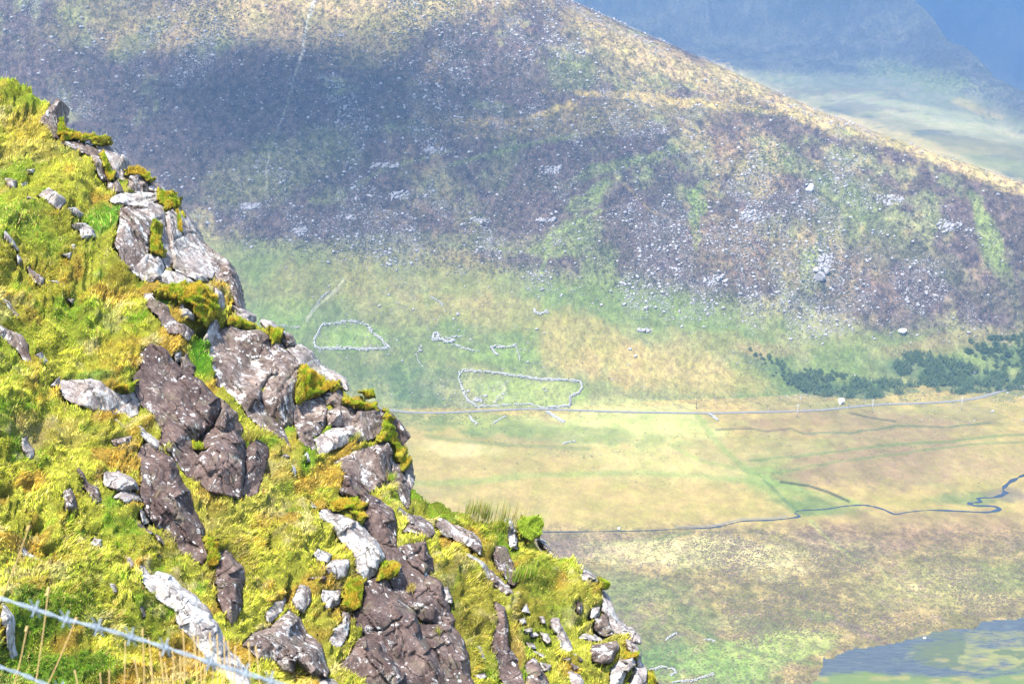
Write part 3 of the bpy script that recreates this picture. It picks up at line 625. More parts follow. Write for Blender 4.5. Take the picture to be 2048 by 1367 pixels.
for s, n, kind, H, lab, grp in regs:
    P = poly(s); lo, hi = P.min(0), P.max(0); g = np.random.default_rng(n + 1); pts = []
    while len(pts) < n:
        q = g.uniform(lo, hi)
        if inside(q[0], q[1], P) and vn(np.array(q[0] / 22), np.array(q[1] / 12), 71) > .25: pts.append(q)
    if not n: continue
    pts = np.array(pts); W = on_terrain(pts[:, 0], pts[:, 1])
    for i, wp in enumerate(W):
        kk = int(g.integers(0, 4)) if kind == 'c' else 4 + int(g.integers(0, 2)); src = TM[kk]; h = H * g.uniform(.55, 1.2)
        if cnt >= 298 and kind == 'c': extra.append((kk, wp, h)); continue
        if kk not in used: used.add(kk); r0 = src
        else:
            r0 = src.copy(); C.objects.link(r0)
            for ch in src.children: c2 = ch.copy(); C.objects.link(c2); c2.parent = r0
        r0.location = wp; r0.scale = (h, h, h); r0.rotation_euler = (0, 0, g.uniform(0, 6.28)); tag(r0, lab, 'conifer' if kind == 'c' else 'shrub', grp)
        if kind == 'c': cnt += 1
if extra:
    Vs, off, Fs = [], 0, []
    for kk, wp, h in extra:
        V, f = tree_mesh('c', 500 + kk); Vs.append(V * h + wp); Fs.append(f + off); off += len(V)
    tag(mesh('conifer_plantation', np.concatenate(Vs), np.concatenate(Fs), CONM[0]), 'far trees filling the back of the plantation', 'conifers', kind='stuff')

# ------------------------------------------------------------------ heather and rush clumps on the moor
def clumps(name, label, N, dens, cols, smin, smax, seed, flat=.55, rr=(600, 1480)):
    g = np.random.default_rng(seed); a = g.uniform(-.30, .33, N); r = np.sqrt(g.uniform(rr[0] ** 2, rr[1] ** 2, N)); X = r * a / np.sqrt(1 + a * a); Y = r / np.sqrt(1 + a * a); Z = zterrain(X, Y)
    PX, PY = project(np.stack([X, Y, Z], -1)); k = (PX > -40) & (PX < 2090) & (PY > -40) & (PY < 1400)
    X, Y, Z, PX, PY = X[k], Y[k], Z[k], PX[k], PY[k]; d = dens(X, Y, np.hypot(X, Y), PX, PY)
    k = (g.random(len(X)) < d) & (sdf(PX, PY, LAKE) < -3) & (seg_dist(PX, PY, STREAML) > 4) & (seg_dist(PX, PY, ROADL) > 3.5) & ~((PX < 1290) & (PY > 60 + PX * .98)); X, Y, Z = X[k], Y[k], Z[k]; n = len(X); print(name, n)
    cc = np.array(cols)[g.integers(0, len(cols), n)] * g.uniform(.75, 1.25, (n, 1)); sz = g.uniform(smin, smax, n); Vs, Fs, Cs, off = [], [], [], 0
    for q in range(6):
        v, f = RV[q]; ii = np.arange(q, n, 6); th = g.uniform(0, 6.28, len(ii)); c, s_ = np.cos(th), np.sin(th); S = sz[ii]
        P = np.stack([(v[None, :, 0] * c[:, None] - v[None, :, 1] * s_[:, None]) * S[:, None] + X[ii][:, None], (v[None, :, 0] * s_[:, None] + v[None, :, 1] * c[:, None]) * S[:, None] + Y[ii][:, None], v[None, :, 2] * S[:, None] * flat + (Z[ii] + S * flat * .3)[:, None]], -1)
        Vs.append(P.reshape(-1, 3)); Fs.append((f[None] + off + (np.arange(len(ii)) * len(v))[:, None, None]).reshape(-1, 3)); Cs.append(np.repeat(cc[ii], len(v), 0)); off += len(ii) * len(v)
    tag(mesh(name, np.concatenate(Vs), np.concatenate(Fs), CLUMPM, True, np.concatenate(Cs)), label, kind='stuff')
CLUMPM = col_mat('clump_leaves', noisy=False)
STREAML = poly("1080,1064 1290,1061 1450,1050 1540,1040 1598,1030 1610,1020 1690,1012 1765,1018 1790,1028 1860,1020 1975,1024 1985,1012 1940,1006 1990,994 2020,964 2090,938"); ROADL = poly("690,812 830,825 1060,818 1260,824 1480,825 1640,820 1830,807 1950,797 2060,770")
clumps('heather', 'low heather and moor grass clumps covering the lower moor', 330000, lambda x, y, r, px, py: (py > 1062) * (r < 1000) * (.12 + .6 * ss(-.2, .5, fbm(x / 22, y / 34, 4, 701, .6))), [(.095, .06, .05), (.12, .09, .04), (.075, .08, .03), (.12, .08, .075), (.11, .11, .04)], .18, .55, 71, .6, (600, 860))
clumps('hill_heather', 'dark heather clumps among the scree of the far hill', 330000, lambda x, y, r, px, py: (r > 990) * ss(30, -50, py - np.interp(px, [400, 900, 1300, 1500, 1700, 2048], [480, 530, 590, 620, 660, 680])) * (.10 + .6 * ss(-.2, .6, fbm(x / 30, y / 40, 4, 711, .6))) * np.clip((np.interp(x / y, HILL[:, 0], HILL[:, 1]) - r) / 150 - .15, .0, 1), [(.045, .035, .03), (.055, .045, .03), (.045, .055, .025), (.065, .072, .03)], .3, .95, 72, .6, (990, 1420))
clumps('rush_patches', 'dark green rushes dotted over the pasture and the bog', 150000, lambda x, y, r, px, py: (py < 1062) * (py > 470) * (r < 1250) * (.02 + .35 * ss(.15, .8, fbm(x / 30, y / 30, 4, 721, .65)) * np.where(py > 826, .35, 1) + .5 * ((px > 1480) & (py > 690) & (py < 815)) * ss(-.1, .5, fbm(x / 16, y / 16, 3, 725)) + .4 * ((px > 770) & (px < 960) & (py > 750) & (py < 850))), [(.065, .085, .03), (.08, .10, .035), (.10, .09, .04), (.06, .07, .03)], .2, .65, 73, .6, (850, 1250))
# ------------------------------------------------------------------ the near hillside (a 39 degree spur 28-40 m away)
PXM = 0.0086                                   # metres per photo pixel at the spur
def iz(px, py): return 0.0250 - 7.3e-6 * px + 8.7e-6 * (py - 140)
def plane(px, py): return CAM + ray(px, py) / iz(np.asarray(px, float), np.asarray(py, float))[..., None]
_a, _b, _c = plane(300., 600.), plane(900., 1200.), plane(100., 1200.)
NRM = np.cross(_b - _a, _c - _a); NRM /= np.linalg.norm(NRM)
if NRM[2] < 0: NRM = -NRM
SIL = poly("-400,-60 -60,118 0,142 30,152 45,164 70,170 75,187 105,205 120,217 125,240 150,254 185,268 220,288 250,308 262,338 285,340 310,356 325,376 345,388 362,412 375,428 395,448 410,472 440,492 460,518 480,548 492,578 515,614 545,632 560,657 590,684 630,710 665,736 690,760 700,784 745,799 765,824 785,846 812,880 826,914 840,940 850,966 885,990 925,1014 960,1034 1020,1042 1085,1042 1092,1072 1110,1097 1130,1117 1160,1142 1180,1167 1203,1184 1215,1204 1236,1234 1250,1268 1265,1303 1278,1345 1300,1380 1330,1500 1380,1760")
FULL = np.vstack([SIL, [(-400, 1760)]])
# ------------------------------------------------------------------ rocks of the near hillside
# kind | style | height | label | outline in photo pixels
ROCKS = """
crag|m|.5|streaked grey crag highest on the near hillside, under the grassy brow|80,246 97,221 110,208 119,213 121,239 121,270 106,271 96,257
crag|m|.5|long grey rock rib just right of the topmost crag|128,279 150,275 183,279 197,305 216,334 219,356 205,356 186,341 179,316 157,307 130,290
crag|p|.6|pale pink rock band on the skyline above the white flat slab|199,286 216,288 234,305 249,327 252,356 238,352 219,334 201,305
boulder|p|.6|small pointed white rock on the skyline left of the mossy ledge|238,319 249,305 258,319 259,341 249,349 236,334
crag|m|.5|blocky brown rock under the yellow moss just above the white flat slab|258,349 282,347 300,356 302,374 278,382 258,372
boulder|m|.5|small rounded rock on the skyline right above the white flat slab|303,360 314,354 325,371 322,378 305,374
crag|m|.4|low mossy rock step left of the white flat slab's top|219,360 238,356 250,382 234,383 219,371
rock_slab|w|.8|bright white flat slab capping the upper group of boulders|223,400 234,389 278,380 322,382 325,392 311,403 278,418 249,414 228,411
crag|p|.6|cracked grey rock wedged in the middle of the upper group of boulders|260,422 307,403 329,411 325,433 322,455 340,480 349,520 333,537 318,520 314,488 293,458 271,436
boulder|m|.7|rounded brown boulder with a pale top at the left of the upper group|234,429 252,418 271,433 293,466 293,502 285,531 260,546 241,531 219,506 227,469
crag|p|.7|tall whitish rock face with a bright green moss spot in the upper group|325,436 344,422 366,418 388,440 406,469 424,506 431,539 420,557 395,553 347,539 346,506 333,466
crag|m|.5|brown skyline ridge falling right from the tall whitish face|406,469 431,491 453,510 475,542 490,572 494,597 483,590 461,561 435,561 431,531
boulder|w|.5|white rock at the foot of the rounded brown boulder|263,546 289,520 311,520 324,539 318,561 303,568 278,557
boulder|w|.4|white angular rocks set in grass below the upper group|311,568 329,548 351,553 369,568 380,575 369,586 340,579
rock_slab|p|.4|thin flat pale slab under the tall whitish face|351,544 402,550 410,563 388,566 366,555
stone|m|.5|small mottled stone in the grass at the far upper left|20,338 40,349 38,365 27,360
stone|w|.5|flat white stone highest in the open grass on the left|53,332 71,334 69,341 60,339
stone|w|.5|tiny white stone just below the highest flat white stone|50,356 60,355 58,361 51,361
stone|m|.5|narrow stone at the left end of the row of rocks in the upper grass|33,389 55,391 66,403 55,400
boulder|p|.6|pale blocky rock in the middle of the row of rocks in the upper grass|75,396 91,385 106,400 126,411 113,424 95,411
stone|p|.5|long grey stone at the right end of the row of rocks in the upper grass|130,424 150,420 165,431 157,436 143,431
boulder|w|.6|white rock with moss beside the bright green grass patch|146,451 165,451 179,469 181,484 161,484 157,466
rock_slab|w|.4|thin white slab entering from the left edge below the upper row of rocks|0,480 22,495 33,506 22,502 0,491
stone|w|.4|small white stone right of the thin white slab at the left edge|33,513 44,519 37,524
stone|w|.4|small white stone just under the white rock with moss|139,493 146,495 144,504
stone|w|.4|small white stone left below the white rock with moss|124,510 139,509 137,519
rock_slab|m|.4|thin weathered slab slanting in the orange grass on the left|60,528 95,546 91,557 79,551
stone|p|.4|sliver of pale stone below the thin weathered slanting slab|102,551 121,557 122,562
stone|p|.5|lone pale stone in the grass above the bent lichened slab|143,584 157,584 155,592
boulder|m|.5|dark edged rock at the left edge halfway up|0,593 22,598 35,615 44,622 44,631 33,626 18,608
rock_slab|m|.5|long tapering grey slab at the left edge halfway up|0,639 22,648 48,659 62,681 71,721 55,706 40,681 18,666 0,655
boulder|p|.5|small grey rock right of the long tapering slab|79,699 90,693 106,706 95,714
boulder|p|.5|pointed grey stone touching the left end of the bent lichened slab|113,754 133,735 130,756
rock_slab|p|.75|bent pale lichened slab lying in the grass left of the great brown face|133,754 137,743 190,748 223,768 249,779 274,776 289,794 285,812 271,821 238,812 205,809 165,798 143,776
crag|d|1.0|great smooth brown rock face with few lichen spots, upper left half|274,746 289,728 289,699 303,688 322,692 344,710 384,732 402,746 450,783 455,800 440,830 415,850 400,880 402,905 396,930 399,955 366,922 347,896 329,871 333,841 307,809 281,779
crag|d|1.1|bulging brown rock face speckled with white, right of the great smooth face|450,783 483,816 497,838 501,874 495,915 490,969 486,995 457,984 420,977 395,950 396,920 410,890 418,855 442,832 455,805
crag|d|.6|narrow cracked dark rock under the grass tuft at the right of the bulging face|503,885 521,863 543,882 545,900 528,944 517,980 499,990 488,980 495,926
crag|d|.9|long dark fang of rock pointing down below the great brown face|287,893 292,878 307,876 329,889 351,911 369,944 384,973 395,1006 413,1039 415,1060 424,1100 410,1116 396,1109 370,1079 351,1049 325,1040 322,1030 300,1010 290,990 286,950
rock_slab|w|.4|pale jagged cap rock on top of the long dark fang|281,842 292,843 329,874 336,889 311,876 292,863
stone|w|.5|small bright slanting stone below the bent lichened slab|238,825 245,825 258,843 249,841
boulder|m|.5|small dark centred rock in the grass left of the jagged cap rock|234,867 249,862 270,863 267,878 241,880
boulder|p|.7|rounded pale stone alone in the grass near the left edge|49,867 62,863 79,882 79,896 73,904 55,887
rock_slab|p|.6|blocky grey rock, upper of the pair left of the dark fang|212,944 241,940 270,959 283,973 249,977 214,966
rock_slab|p|.4|flat pinkish rock, lower of the pair left of the dark fang|230,991 249,979 281,986 292,995 252,1001
rock_slab|m|.4|narrow weathered rock strip in straw grass left of the pair of rocks|161,933 172,955 197,969 205,995 194,999 179,973 165,951
boulder|m|.4|rough pinkish rock half sunk in straw grass left of the narrow strip|132,980 143,973 157,995 161,1008 139,1010
crag|m|.4|brown rock running down to the little cave from the left|289,589 303,593 303,608 322,626 329,640 351,655 380,666 378,677 358,670 336,670 311,640 292,615
boulder|p|.5|pale rock lip hanging over the little dark cave|347,618 356,617 362,629 386,637 384,644 355,642
crag|p|.6|pale upright rock right of the grassy shelf above the cave|430,578 450,582 457,600 446,618 431,608
boulder|d|.5|dark angular rock at the top of the bright green gully|369,706 380,699 399,721 395,735 373,725
boulder|m|.5|small round grey rock on the upper edge of the great brown face|353,703 366,697 371,710 360,714
crag|m|1.0|large mottled rock face above the green gully with white blotches|429,699 433,670 451,644 473,633 506,642 528,648 546,670 554,692 554,721 546,743 528,768 525,794 506,809 481,787 466,776 444,757 433,725
crag|m|.8|tall split grey brown rock leaning on the right of the mottled face|550,681 565,684 583,710 599,728 599,757 599,794 599,831 583,838 565,816 554,816 528,787 536,765 550,743
crag|m|.5|long low brown rib under the mottled face and the split rock|521,794 554,816 579,838 594,878 572,860 536,838 506,812
crag|p|.5|pale cracked rock between the cave and the mottled face|415,673 422,648 437,626 448,640 431,677
crag|p|.6|pinkish white skyline rock above the orange mossy ledge|579,695 601,692 631,710 671,736 689,754 695,776 682,768 660,750 631,736 598,725
crag|p|.5|pale skyline rock with yellow moss above the mottled face|473,593 499,600 517,615 514,629 492,615
crag|m|.5|small dark skyline rock behind the split rock|565,662 579,673 590,688 576,688 563,673
boulder|p|.5|small reddish pale skyline rock left of the dark one behind the split rock|535,626 550,633 557,655 543,651
crag|m|.8|concave brown rock with a pale front under the orange mossy ledge|601,794 631,783 652,783 660,809 656,838 645,860 631,860 640,895 616,871 605,838
boulder|m|.6|knobbly rock hanging below the right end of the orange mossy ledge|656,776 682,772 687,794 682,812 660,798
crag|m|.7|wide brown overhanging rock under the twin moss cushions|660,816 682,812 711,823 748,823 766,831 766,860 744,878 715,882 707,849 663,845
crag|p|.7|light grey flat rock face below the wide overhanging rock|638,871 667,853 707,849 709,874 674,889 645,896
crag|m|.8|hollowed brown rock with a white top edge near the skyline|682,911 711,900 748,893 773,882 791,900 797,929 784,955 755,966 726,944 696,929
crag|m|.6|upright brown rock with pale head right of the hollowed rock|795,911 813,911 828,944 832,991 824,1002 806,973 797,940
boulder|m|.5|rough dark rock on the skyline above the straw coloured bog|817,915 835,915 843,937 835,962 826,940
crag|d|.5|dark pointed rock jutting from the skyline over the bog|766,831 780,842 799,856 817,874 808,884 784,871 766,853
crag|d|.9|smooth purple brown slab standing right of the long pale log-like rock|699,938 713,936 740,961 767,989 781,1016 783,1050 783,1102 761,1091 744,1078 723,1054 730,1020 720,985 692,968 699,955
rock_slab|w|.9|long log-shaped rock crusted with white lichen in the middle of the slope|641,1033 646,1016 658,1009 679,1023 706,1047 744,1081 764,1119 757,1143 737,1153 720,1136 706,1102 679,1067 651,1040
crag|d|.8|long purple slab slanting down right from the log-shaped rock|747,1081 788,1108 815,1132 846,1153 884,1170 904,1207 909,1238 901,1248 870,1238 843,1238 829,1221 802,1184 781,1160 764,1119
crag|d|.7|squarish dark rock with a white lichen rim above the long purple slab|791,1105 815,1102 839,1095 856,1122 858,1146 843,1153 815,1132
crag|d|1.2|largest smooth purple brown slab running off the bottom edge|733,1153 767,1153 798,1184 829,1225 839,1255 863,1293 884,1337 900,1390 836,1390 802,1344 767,1303 750,1272 720,1242 720,1207 732,1201
crag|d|.8|purple slab at the bottom edge right of the largest slab, with a grassy crack|839,1248 870,1242 904,1248 928,1279 942,1310 945,1337 958,1390 901,1390 877,1310 849,1276
rock_slab|d|.9|lens shaped dark slab with a long crack at the bottom edge|696,1313 713,1296 723,1272 737,1266 761,1279 781,1303 812,1344 845,1390 754,1390 720,1341 699,1324
boulder|p|.6|split grey stone left of the largest slab|665,1279 672,1255 696,1235 703,1207 713,1207 699,1255 692,1279 682,1289
boulder|p|.5|rough pink stone on the edge of the largest slab|752,1279 767,1272 783,1293 774,1303
crag|m|1.0|pyramid shaped brown rock with a pale lichened left foot|494,1279 515,1255 552,1242 593,1204 610,1221 631,1259 651,1293 672,1324 665,1341 631,1334 603,1307 597,1332 573,1330 556,1310 521,1310
boulder|p|.5|small pinkish rock resting above the pyramid shaped rock|542,1214 562,1190 580,1187 578,1204 552,1228
boulder|p|.5|pale topped rock cut by the bottom edge below the pyramid rock|641,1347 675,1344 679,1385 641,1385
boulder|w|.7|crumbly white stone, top of the four loose stones mid slope|633,1105 641,1091 665,1105 658,1120 638,1113
boulder|p|.7|dark sided flat topped stone, second of the four loose stones mid slope|651,1132 665,1122 696,1120 696,1146 679,1151 658,1142
boulder|w|.7|smooth pale egg shaped stone standing left in the four loose stones|600,1184 610,1158 627,1170 632,1190 621,1206 607,1197
boulder|w|.7|blocky white stone, lowest right of the four loose stones mid slope|653,1170 692,1170 694,1190 665,1201 655,1184
stone|m|.4|low brown stone peeping out between the loose stones|626,1149 655,1148 655,1155 638,1154
stone|w|.5|upright sliver of white rock in grass above the log-shaped rock|626,982 634,985 638,1006 629,1008
boulder|w|.5|white stone in the grass right of the tuft topped rock|585,917 600,931 600,944 590,938
stone|p|.5|small grey stone just above the white stone right of the tuft|572,902 579,895 586,902 579,909
stone|w|.5|narrow white stone in the upper middle grass|616,900 621,895 629,911 623,913
boulder|p|.5|pale rock pair on the left shoulder of the smooth purple brown slab|690,962 700,958 716,968 712,978 697,975
crag|d|.8|dark rock column with grey patches standing alone left of the middle|440,1100 455,1094 476,1109 490,1127 491,1150 485,1180 488,1201 476,1234 467,1243 446,1213 438,1195 440,1168 443,1139
rock_slab|w|1.1|long rock ridge blotched with big white lichen, running under the wire|283,1127 292,1130 304,1150 321,1139 342,1150 366,1174 393,1195 417,1222 440,1255 464,1290 488,1326 494,1347 496,1390 458,1370 438,1335 411,1299 384,1272 360,1252 354,1222 327,1192 301,1180 286,1153
rock_slab|w|.8|long white rock at the left edge beneath the wire|-8,1224 15,1246 30,1267 46,1290 39,1299 24,1287 6,1267 -8,1261
rock_slab|p|.6|lens shaped grey stone above the wire on the left|51,1079 62,1078 80,1094 94,1109 77,1106 57,1091
boulder|p|.6|round pinkish stone in straw grass left of the dark fang's foot|190,1073 199,1063 211,1067 213,1079 202,1084
stone|w|.5|white stone beside the foot of the dark fang, higher one|287,1011 298,1014 307,1031 298,1033
rock_slab|m|.5|dark slanting stone under moss below the fang's left side|277,1036 289,1037 312,1055 304,1058
stone|m|.5|grey stone at the lower end of the dark slanting stone|318,1058 327,1063 336,1076 324,1072
stone|p|.5|narrow pale stone in orange grass above the lichen blotched ridge|253,1103 265,1109 269,1127 262,1133
stone|m|.5|dark small stone in the grass left of the lichen blotched ridge|216,1173 226,1171 234,1185 226,1188
stone|p|.5|small grey sliver close left of the lichen blotched ridge|283,1210 289,1209 296,1225 292,1228
crag|m|.7|rough speckled rock between two strips of grass near the skyline|798,1009 819,1020 845,1030 860,1047 861,1074 849,1086 822,1078 798,1074 815,1054 799,1030
crag|m|.7|long brown broken rib left of the upright white rock|871,1056 881,1034 903,1053 918,1056 943,1065 960,1090 960,1109 937,1093 921,1087 903,1074 881,1071
crag|w|.8|upright white fissured rock beside the bright green cushion|1009,1048 1021,1046 1035,1059 1037,1078 1038,1093 1024,1090 1018,1074 1020,1059
crag|d|.8|smooth purple tooth of rock below the upright white rock|993,1090 1015,1095 1028,1115 1035,1140 1035,1159 1028,1171 1015,1153 1003,1134 996,1115
rock_slab|w|.6|thin pale ridge in the grass left of the purple tooth|931,1112 946,1118 971,1134 982,1153 974,1156 956,1134 940,1124
crag|m|.6|small dark jagged rocks at the lower end of the thin pale ridge|982,1140 999,1153 1015,1171 1021,1190 1009,1193 996,1178 985,1165
crag|d|.9|long narrow dark cliff strip beside the orange grass band|987,1209 1002,1221 1018,1249 1024,1290 1034,1315 1045,1390 1015,1390 996,1324 990,1284 993,1246
crag|d|.8|black pointed rock at the bottom edge right of the dark cliff strip|1052,1328 1065,1318 1081,1346 1100,1390 1050,1390
crag|p|.8|big pale skyline boulder on the lower right corner of the spur|1196,1193 1209,1199 1224,1215 1240,1234 1249,1256 1249,1271 1234,1276 1221,1259 1221,1240 1202,1221 1198,1206
boulder|m|.7|round greyish boulder leaning on the big pale skyline boulder|1190,1240 1206,1234 1221,1246 1223,1268 1212,1271 1196,1256
boulder|p|.7|pinkish skyline rock just below the big pale skyline boulder|1246,1274 1259,1271 1268,1284 1268,1299 1252,1296
crag|p|.7|pale lichen spotted rock on the skyline near the bottom edge|1240,1293 1256,1299 1268,1321 1271,1343 1259,1331 1249,1309
boulder|w|.8|white fronted rock low on the spur near the bottom edge|1218,1349 1231,1331 1249,1324 1256,1337 1243,1353 1231,1385 1220,1372
boulder|p|.8|last mottled skyline rock at the bottom edge|1259,1346 1281,1346 1298,1390 1256,1390
stone|m|.5|small brown rock in grass left of the big pale skyline boulder|1142,1215 1152,1218 1156,1234 1146,1228
boulder|p|.6|pale rocks under the moss at the upper end of the lower skyline|1152,1159 1165,1156 1181,1168 1178,1174 1156,1171
stone|p|.6|small pink rock between the brown rock and the round greyish boulder|1178,1224 1193,1220 1194,1234 1181,1237
crag|m|.6|thin dark rock on the skyline under the bright green cushion|1090,1074 1102,1081 1113,1103 1106,1099
rock_slab|m|.9|large flat grey rock face low on the right of the spur|1174,1312 1184,1296 1221,1292 1223,1306 1212,1331 1190,1337 1178,1331
rock_slab|w|.6|flat white rock above the large flat grey face|1162,1274 1174,1268 1193,1271 1202,1281 1178,1281
rock_slab|p|.9|leaning dark stone with a white tip among small stones|1102,1243 1112,1242 1121,1256 1140,1281 1143,1299 1134,1307 1121,1299 1118,1268
stone|w|.8|little pyramid shaped white stone in the light green grass|1043,1222 1052,1209 1058,1225
stone|w|.6|small white stone directly under the little pyramid stone|1040,1237 1049,1235 1053,1244 1045,1245
stone|p|.6|flat pale stone, left of two lying close together|1049,1256 1065,1254 1068,1260 1055,1262
stone|w|.6|flat pale stone, right of two lying close together|1065,1265 1075,1261 1081,1265 1071,1268
stone|p|.6|slim tilted stone left of the leaning dark stone|1079,1235 1084,1235 1090,1246 1085,1246
boulder|p|.6|knobbly pale stone left below the leaning dark stone|1085,1260 1096,1265 1103,1278 1098,1284 1090,1271
boulder|p|.5|brown streaked stone at the lower end of the orange grass band|1059,1279 1074,1285 1074,1293 1063,1289
boulder|p|.5|long pink stone under the orange grass band|1071,1304 1087,1315 1084,1318
boulder|p|.6|pale bulky stone left of the stones below the leaning stone|1077,1328 1099,1334 1093,1345 1084,1343
boulder|m|.5|thin stone right of the pale bulky stone|1118,1323 1134,1323 1131,1329
boulder|m|.5|dark stone trailing below the leaning stone|1137,1309 1156,1328 1152,1329
boulder|m|.6|dark stone near the bottom edge below the trailing stone|1132,1331 1149,1343 1140,1346
boulder|p|.6|speckled slab cut by the bottom edge among the small stones|1131,1349 1152,1360 1165,1390 1140,1390
boulder|p|.6|two toned pale rock at the bottom edge left of the black pointed rock|956,1343 974,1340 977,1349 965,1356
boulder|w|.6|white angular rock on the right end of the long purple slab|884,1174 896,1173 910,1190 909,1202 893,1193
boulder|p|.5|pink slender stone in the olive grass right of the purple slabs|956,1285 965,1288 977,1312 968,1312
"""
RK = []
for ln in ROCKS.strip().split('\n'):
    nm, st, hh, lab, pl = ln.split('|'); RK.append((nm, st, float(hh), lab, poly(pl)))
MASK_STEP = 2.0; mx_, my_ = np.meshgrid(np.arange(-60, 1420, MASK_STEP), np.arange(60, 1460, MASK_STEP)); rmask = np.full(mx_.shape, -99.0)
for i, (nm, st, hh, lab, P) in enumerate(RK):
    lo = np.maximum(((P.min(0) - 12 - (-60, 60)) / MASK_STEP).astype(int), 0); hi = ((P.max(0) + 12 - (-60, 60)) / MASK_STEP).astype(int) + 1
    sl_ = (slice(lo[1], hi[1]), slice(lo[0], hi[0])); X_ = mx_[sl_]; 
    if X_.size: rmask[sl_] = np.maximum(rmask[sl_], sdf(X_, my_[sl_], P))
def mask_at(px, py):
    px = np.asarray(px, float); py = np.asarray(py, float); i = np.clip(((py - 60) / MASK_STEP).astype(int), 0, rmask.shape[0] - 1); j = np.clip(((px + 60) / MASK_STEP).astype(int), 0, rmask.shape[1] - 1); return rmask[i, j]
LEDGE = [("303,590 340,580 400,575 447,606 440,630 400,655 330,625", .35), ("120,200 60,160 0,200 30,330 110,290", .25), ("540,900 640,930 700,1010 640,1100 560,1020", .2)]
def relief(px, py):
    h = .24 * fbm(px / 150 + .4 * py / 150, py / 120, 3, 301) + .055 * fbm(px / 38, py / 30, 3, 311, .6) + .022 * fbm(px / 10, py / 8, 2, 315)
    t = fbm(px / 120 - py / 260, (px * .3 + py) / 95, 2, 321) * 3; h += .10 * (np.abs((t % 1) - .5) * 2) ** 3
    return h
PITS = [(403, 660, 26, 16, .9), (378, 655, 16, 9, .6), (12, 975, 30, 14, .5), (86, 1040, 18, 14, .4), (108, 1085, 18, 10, .3), (318, 1020, 10, 16, .5), (300, 1170, 22, 12, .45), (620, 1225, 7, 26, .4), (548, 1080, 12, 22, .3), (590, 1170, 8, 30, .3), (545, 935, 12, 20, .5), (700, 1245, 6, 30, .4), (1020, 1180, 8, 14, .3), (470, 615, 8, 8, .3), (200, 1050, 14, 8, .25), (330, 1110, 12, 8, .3), (140, 415, 12, 6, .2), (225, 870, 8, 6, .2)]
def surf(px, py, drop=True, rough=True):
    px = np.asarray(px, float); py = np.asarray(py, float)
    P = plane(px, py) + NRM * (relief(px, py) if rough else .24 * fbm(px / 150 + .4 * py / 150, py / 120, 3, 301, .35))[..., None]
    if drop:
        P = P - NRM * (.22 * ss(-7, 5, mask_at(px, py)))[..., None]
        for cx_, cy_, rx_, ry_, d_ in PITS: P = P - NRM * (d_ * ss(1.3, .4, ((px - cx_) / rx_) ** 2 + ((py - cy_) / ry_) ** 2))[..., None]
        s = sdf(px, py, FULL) + 4 * fbm(px / 14, py / 14, 3, 331); q = np.clip(12 - s, 0, None) * PXM * 3.6
        P = P - NRM * (np.clip(q - .06, 0, 5) * 1.1)[..., None] - np.array([0, 0, 1.]) * (np.clip(q - 5, 0, 60))[..., None]
    return P
def turf_colour(px, py, blade=False):
    n1 = fbm(px / 170, py / 120, 4, 401, .6); n2 = fbm(px / 45, py / 30, 4, 405, .6); n3 = fbm(px / 13, py / 9, 3, 409)
    dg = (0.5 * px + py)
    G = np.array([.31, .50, .035]); YG = np.array([.60, .61, .07]); ST = np.array([.86, .73, .34]); OR = np.array([.68, .42, .07]); OL = np.array([.38, .34, .05])
    c = np.repeat(YG[None], len(px), 0)
    def lay(c, col, f): return c * (1 - f[:, None]) + col[None] * f[:, None]
    c = lay(c, G, ss(.15, .55, n1 * .7 + n2 * .55 + .15 * n3)); c = lay(c, OR, ss(.12, .6, -n1 * .4 + fbm(px / 70 + 9, py / 45, 4, 421) * .8) * .85)
    c = lay(c, ST, ss(.3, .75, fbm(px / 60 + 4, py / 40 - 7, 4, 431, .65) + .25 * n3) * .7)
    low = ss(1050, 1200, py + .25 * px) * ss(.0, .5, fbm(px / 60, py / 60, 3, 441)); c = lay(c, OL, low * .6)
    for cx, cy, rx, ry, col, wgt in GP:
        e = ((px - cx) / rx) ** 2 + ((py - cy) / ry) ** 2; c = lay(c, np.array(col), ss(1.5, .3, e + .6 * n2) * wgt)
    return np.clip(c, 0, .9)
GP = [(205, 440, 45, 35, (.13, .38, .03), .85), (60, 190, 60, 25, (.2, .36, .02), .7), (120, 480, 70, 50, (.2, .38, .03), .6), (30, 330, 50, 30, (.22, .38, .03), .5), (180, 640, 70, 40, (.26, .4, .03), .5), (60, 250, 50, 30, (.7, .5, .1), .5), (250, 690, 60, 30, (.55, .36, .05), .5), (170, 1150, 90, 50, (.3, .4, .04), .5), (300, 1250, 70, 40, (.28, .4, .03), .5), (30, 440, 60, 40, (.16, .34, .03), .6), (90, 1230, 110, 40, (.13, .34, .02), .8), (90, 1330, 130, 50, (.12, .33, .02), .8),
      (200, 745, 60, 14, (.22, .42, .07), .7), (410, 700, 30, 45, (.1, .36, .015), .9), (370, 590, 50, 14, (.16, .42, .03), .9), (480, 1000, 120, 60, (.46, .43, .08), .6), (540, 930, 60, 50, (.52, .45, .12), .5),
      (20, 700, 60, 90, (.22, .36, .03), .5), (1070, 1160, 40, 50, (.22, .36, .03), .7), (1080, 1250, 60, 50, (.25, .36, .03), .6), (1030, 1290, 20, 60, (.5, .32, .08), .7), (230, 1000, 25, 20, (.12, .35, .02), .8),
      (100, 850, 130, 30, (.55, .42, .13), .5), (100, 300, 120, 20, (.55, .42, .12), .5), (250, 560, 60, 30, (.4, .28, .04), .5), (930, 1200, 60, 90, (.22, .16, .03), .5), (900, 1010, 50, 30, (.32, .36, .03), .6), (60, 560, 90, 60, (.42, .3, .04), .4)]
gx, gy = np.meshgrid(np.arange(-400, 1420, 5.0), np.arange(-80, 1760, 5.0))
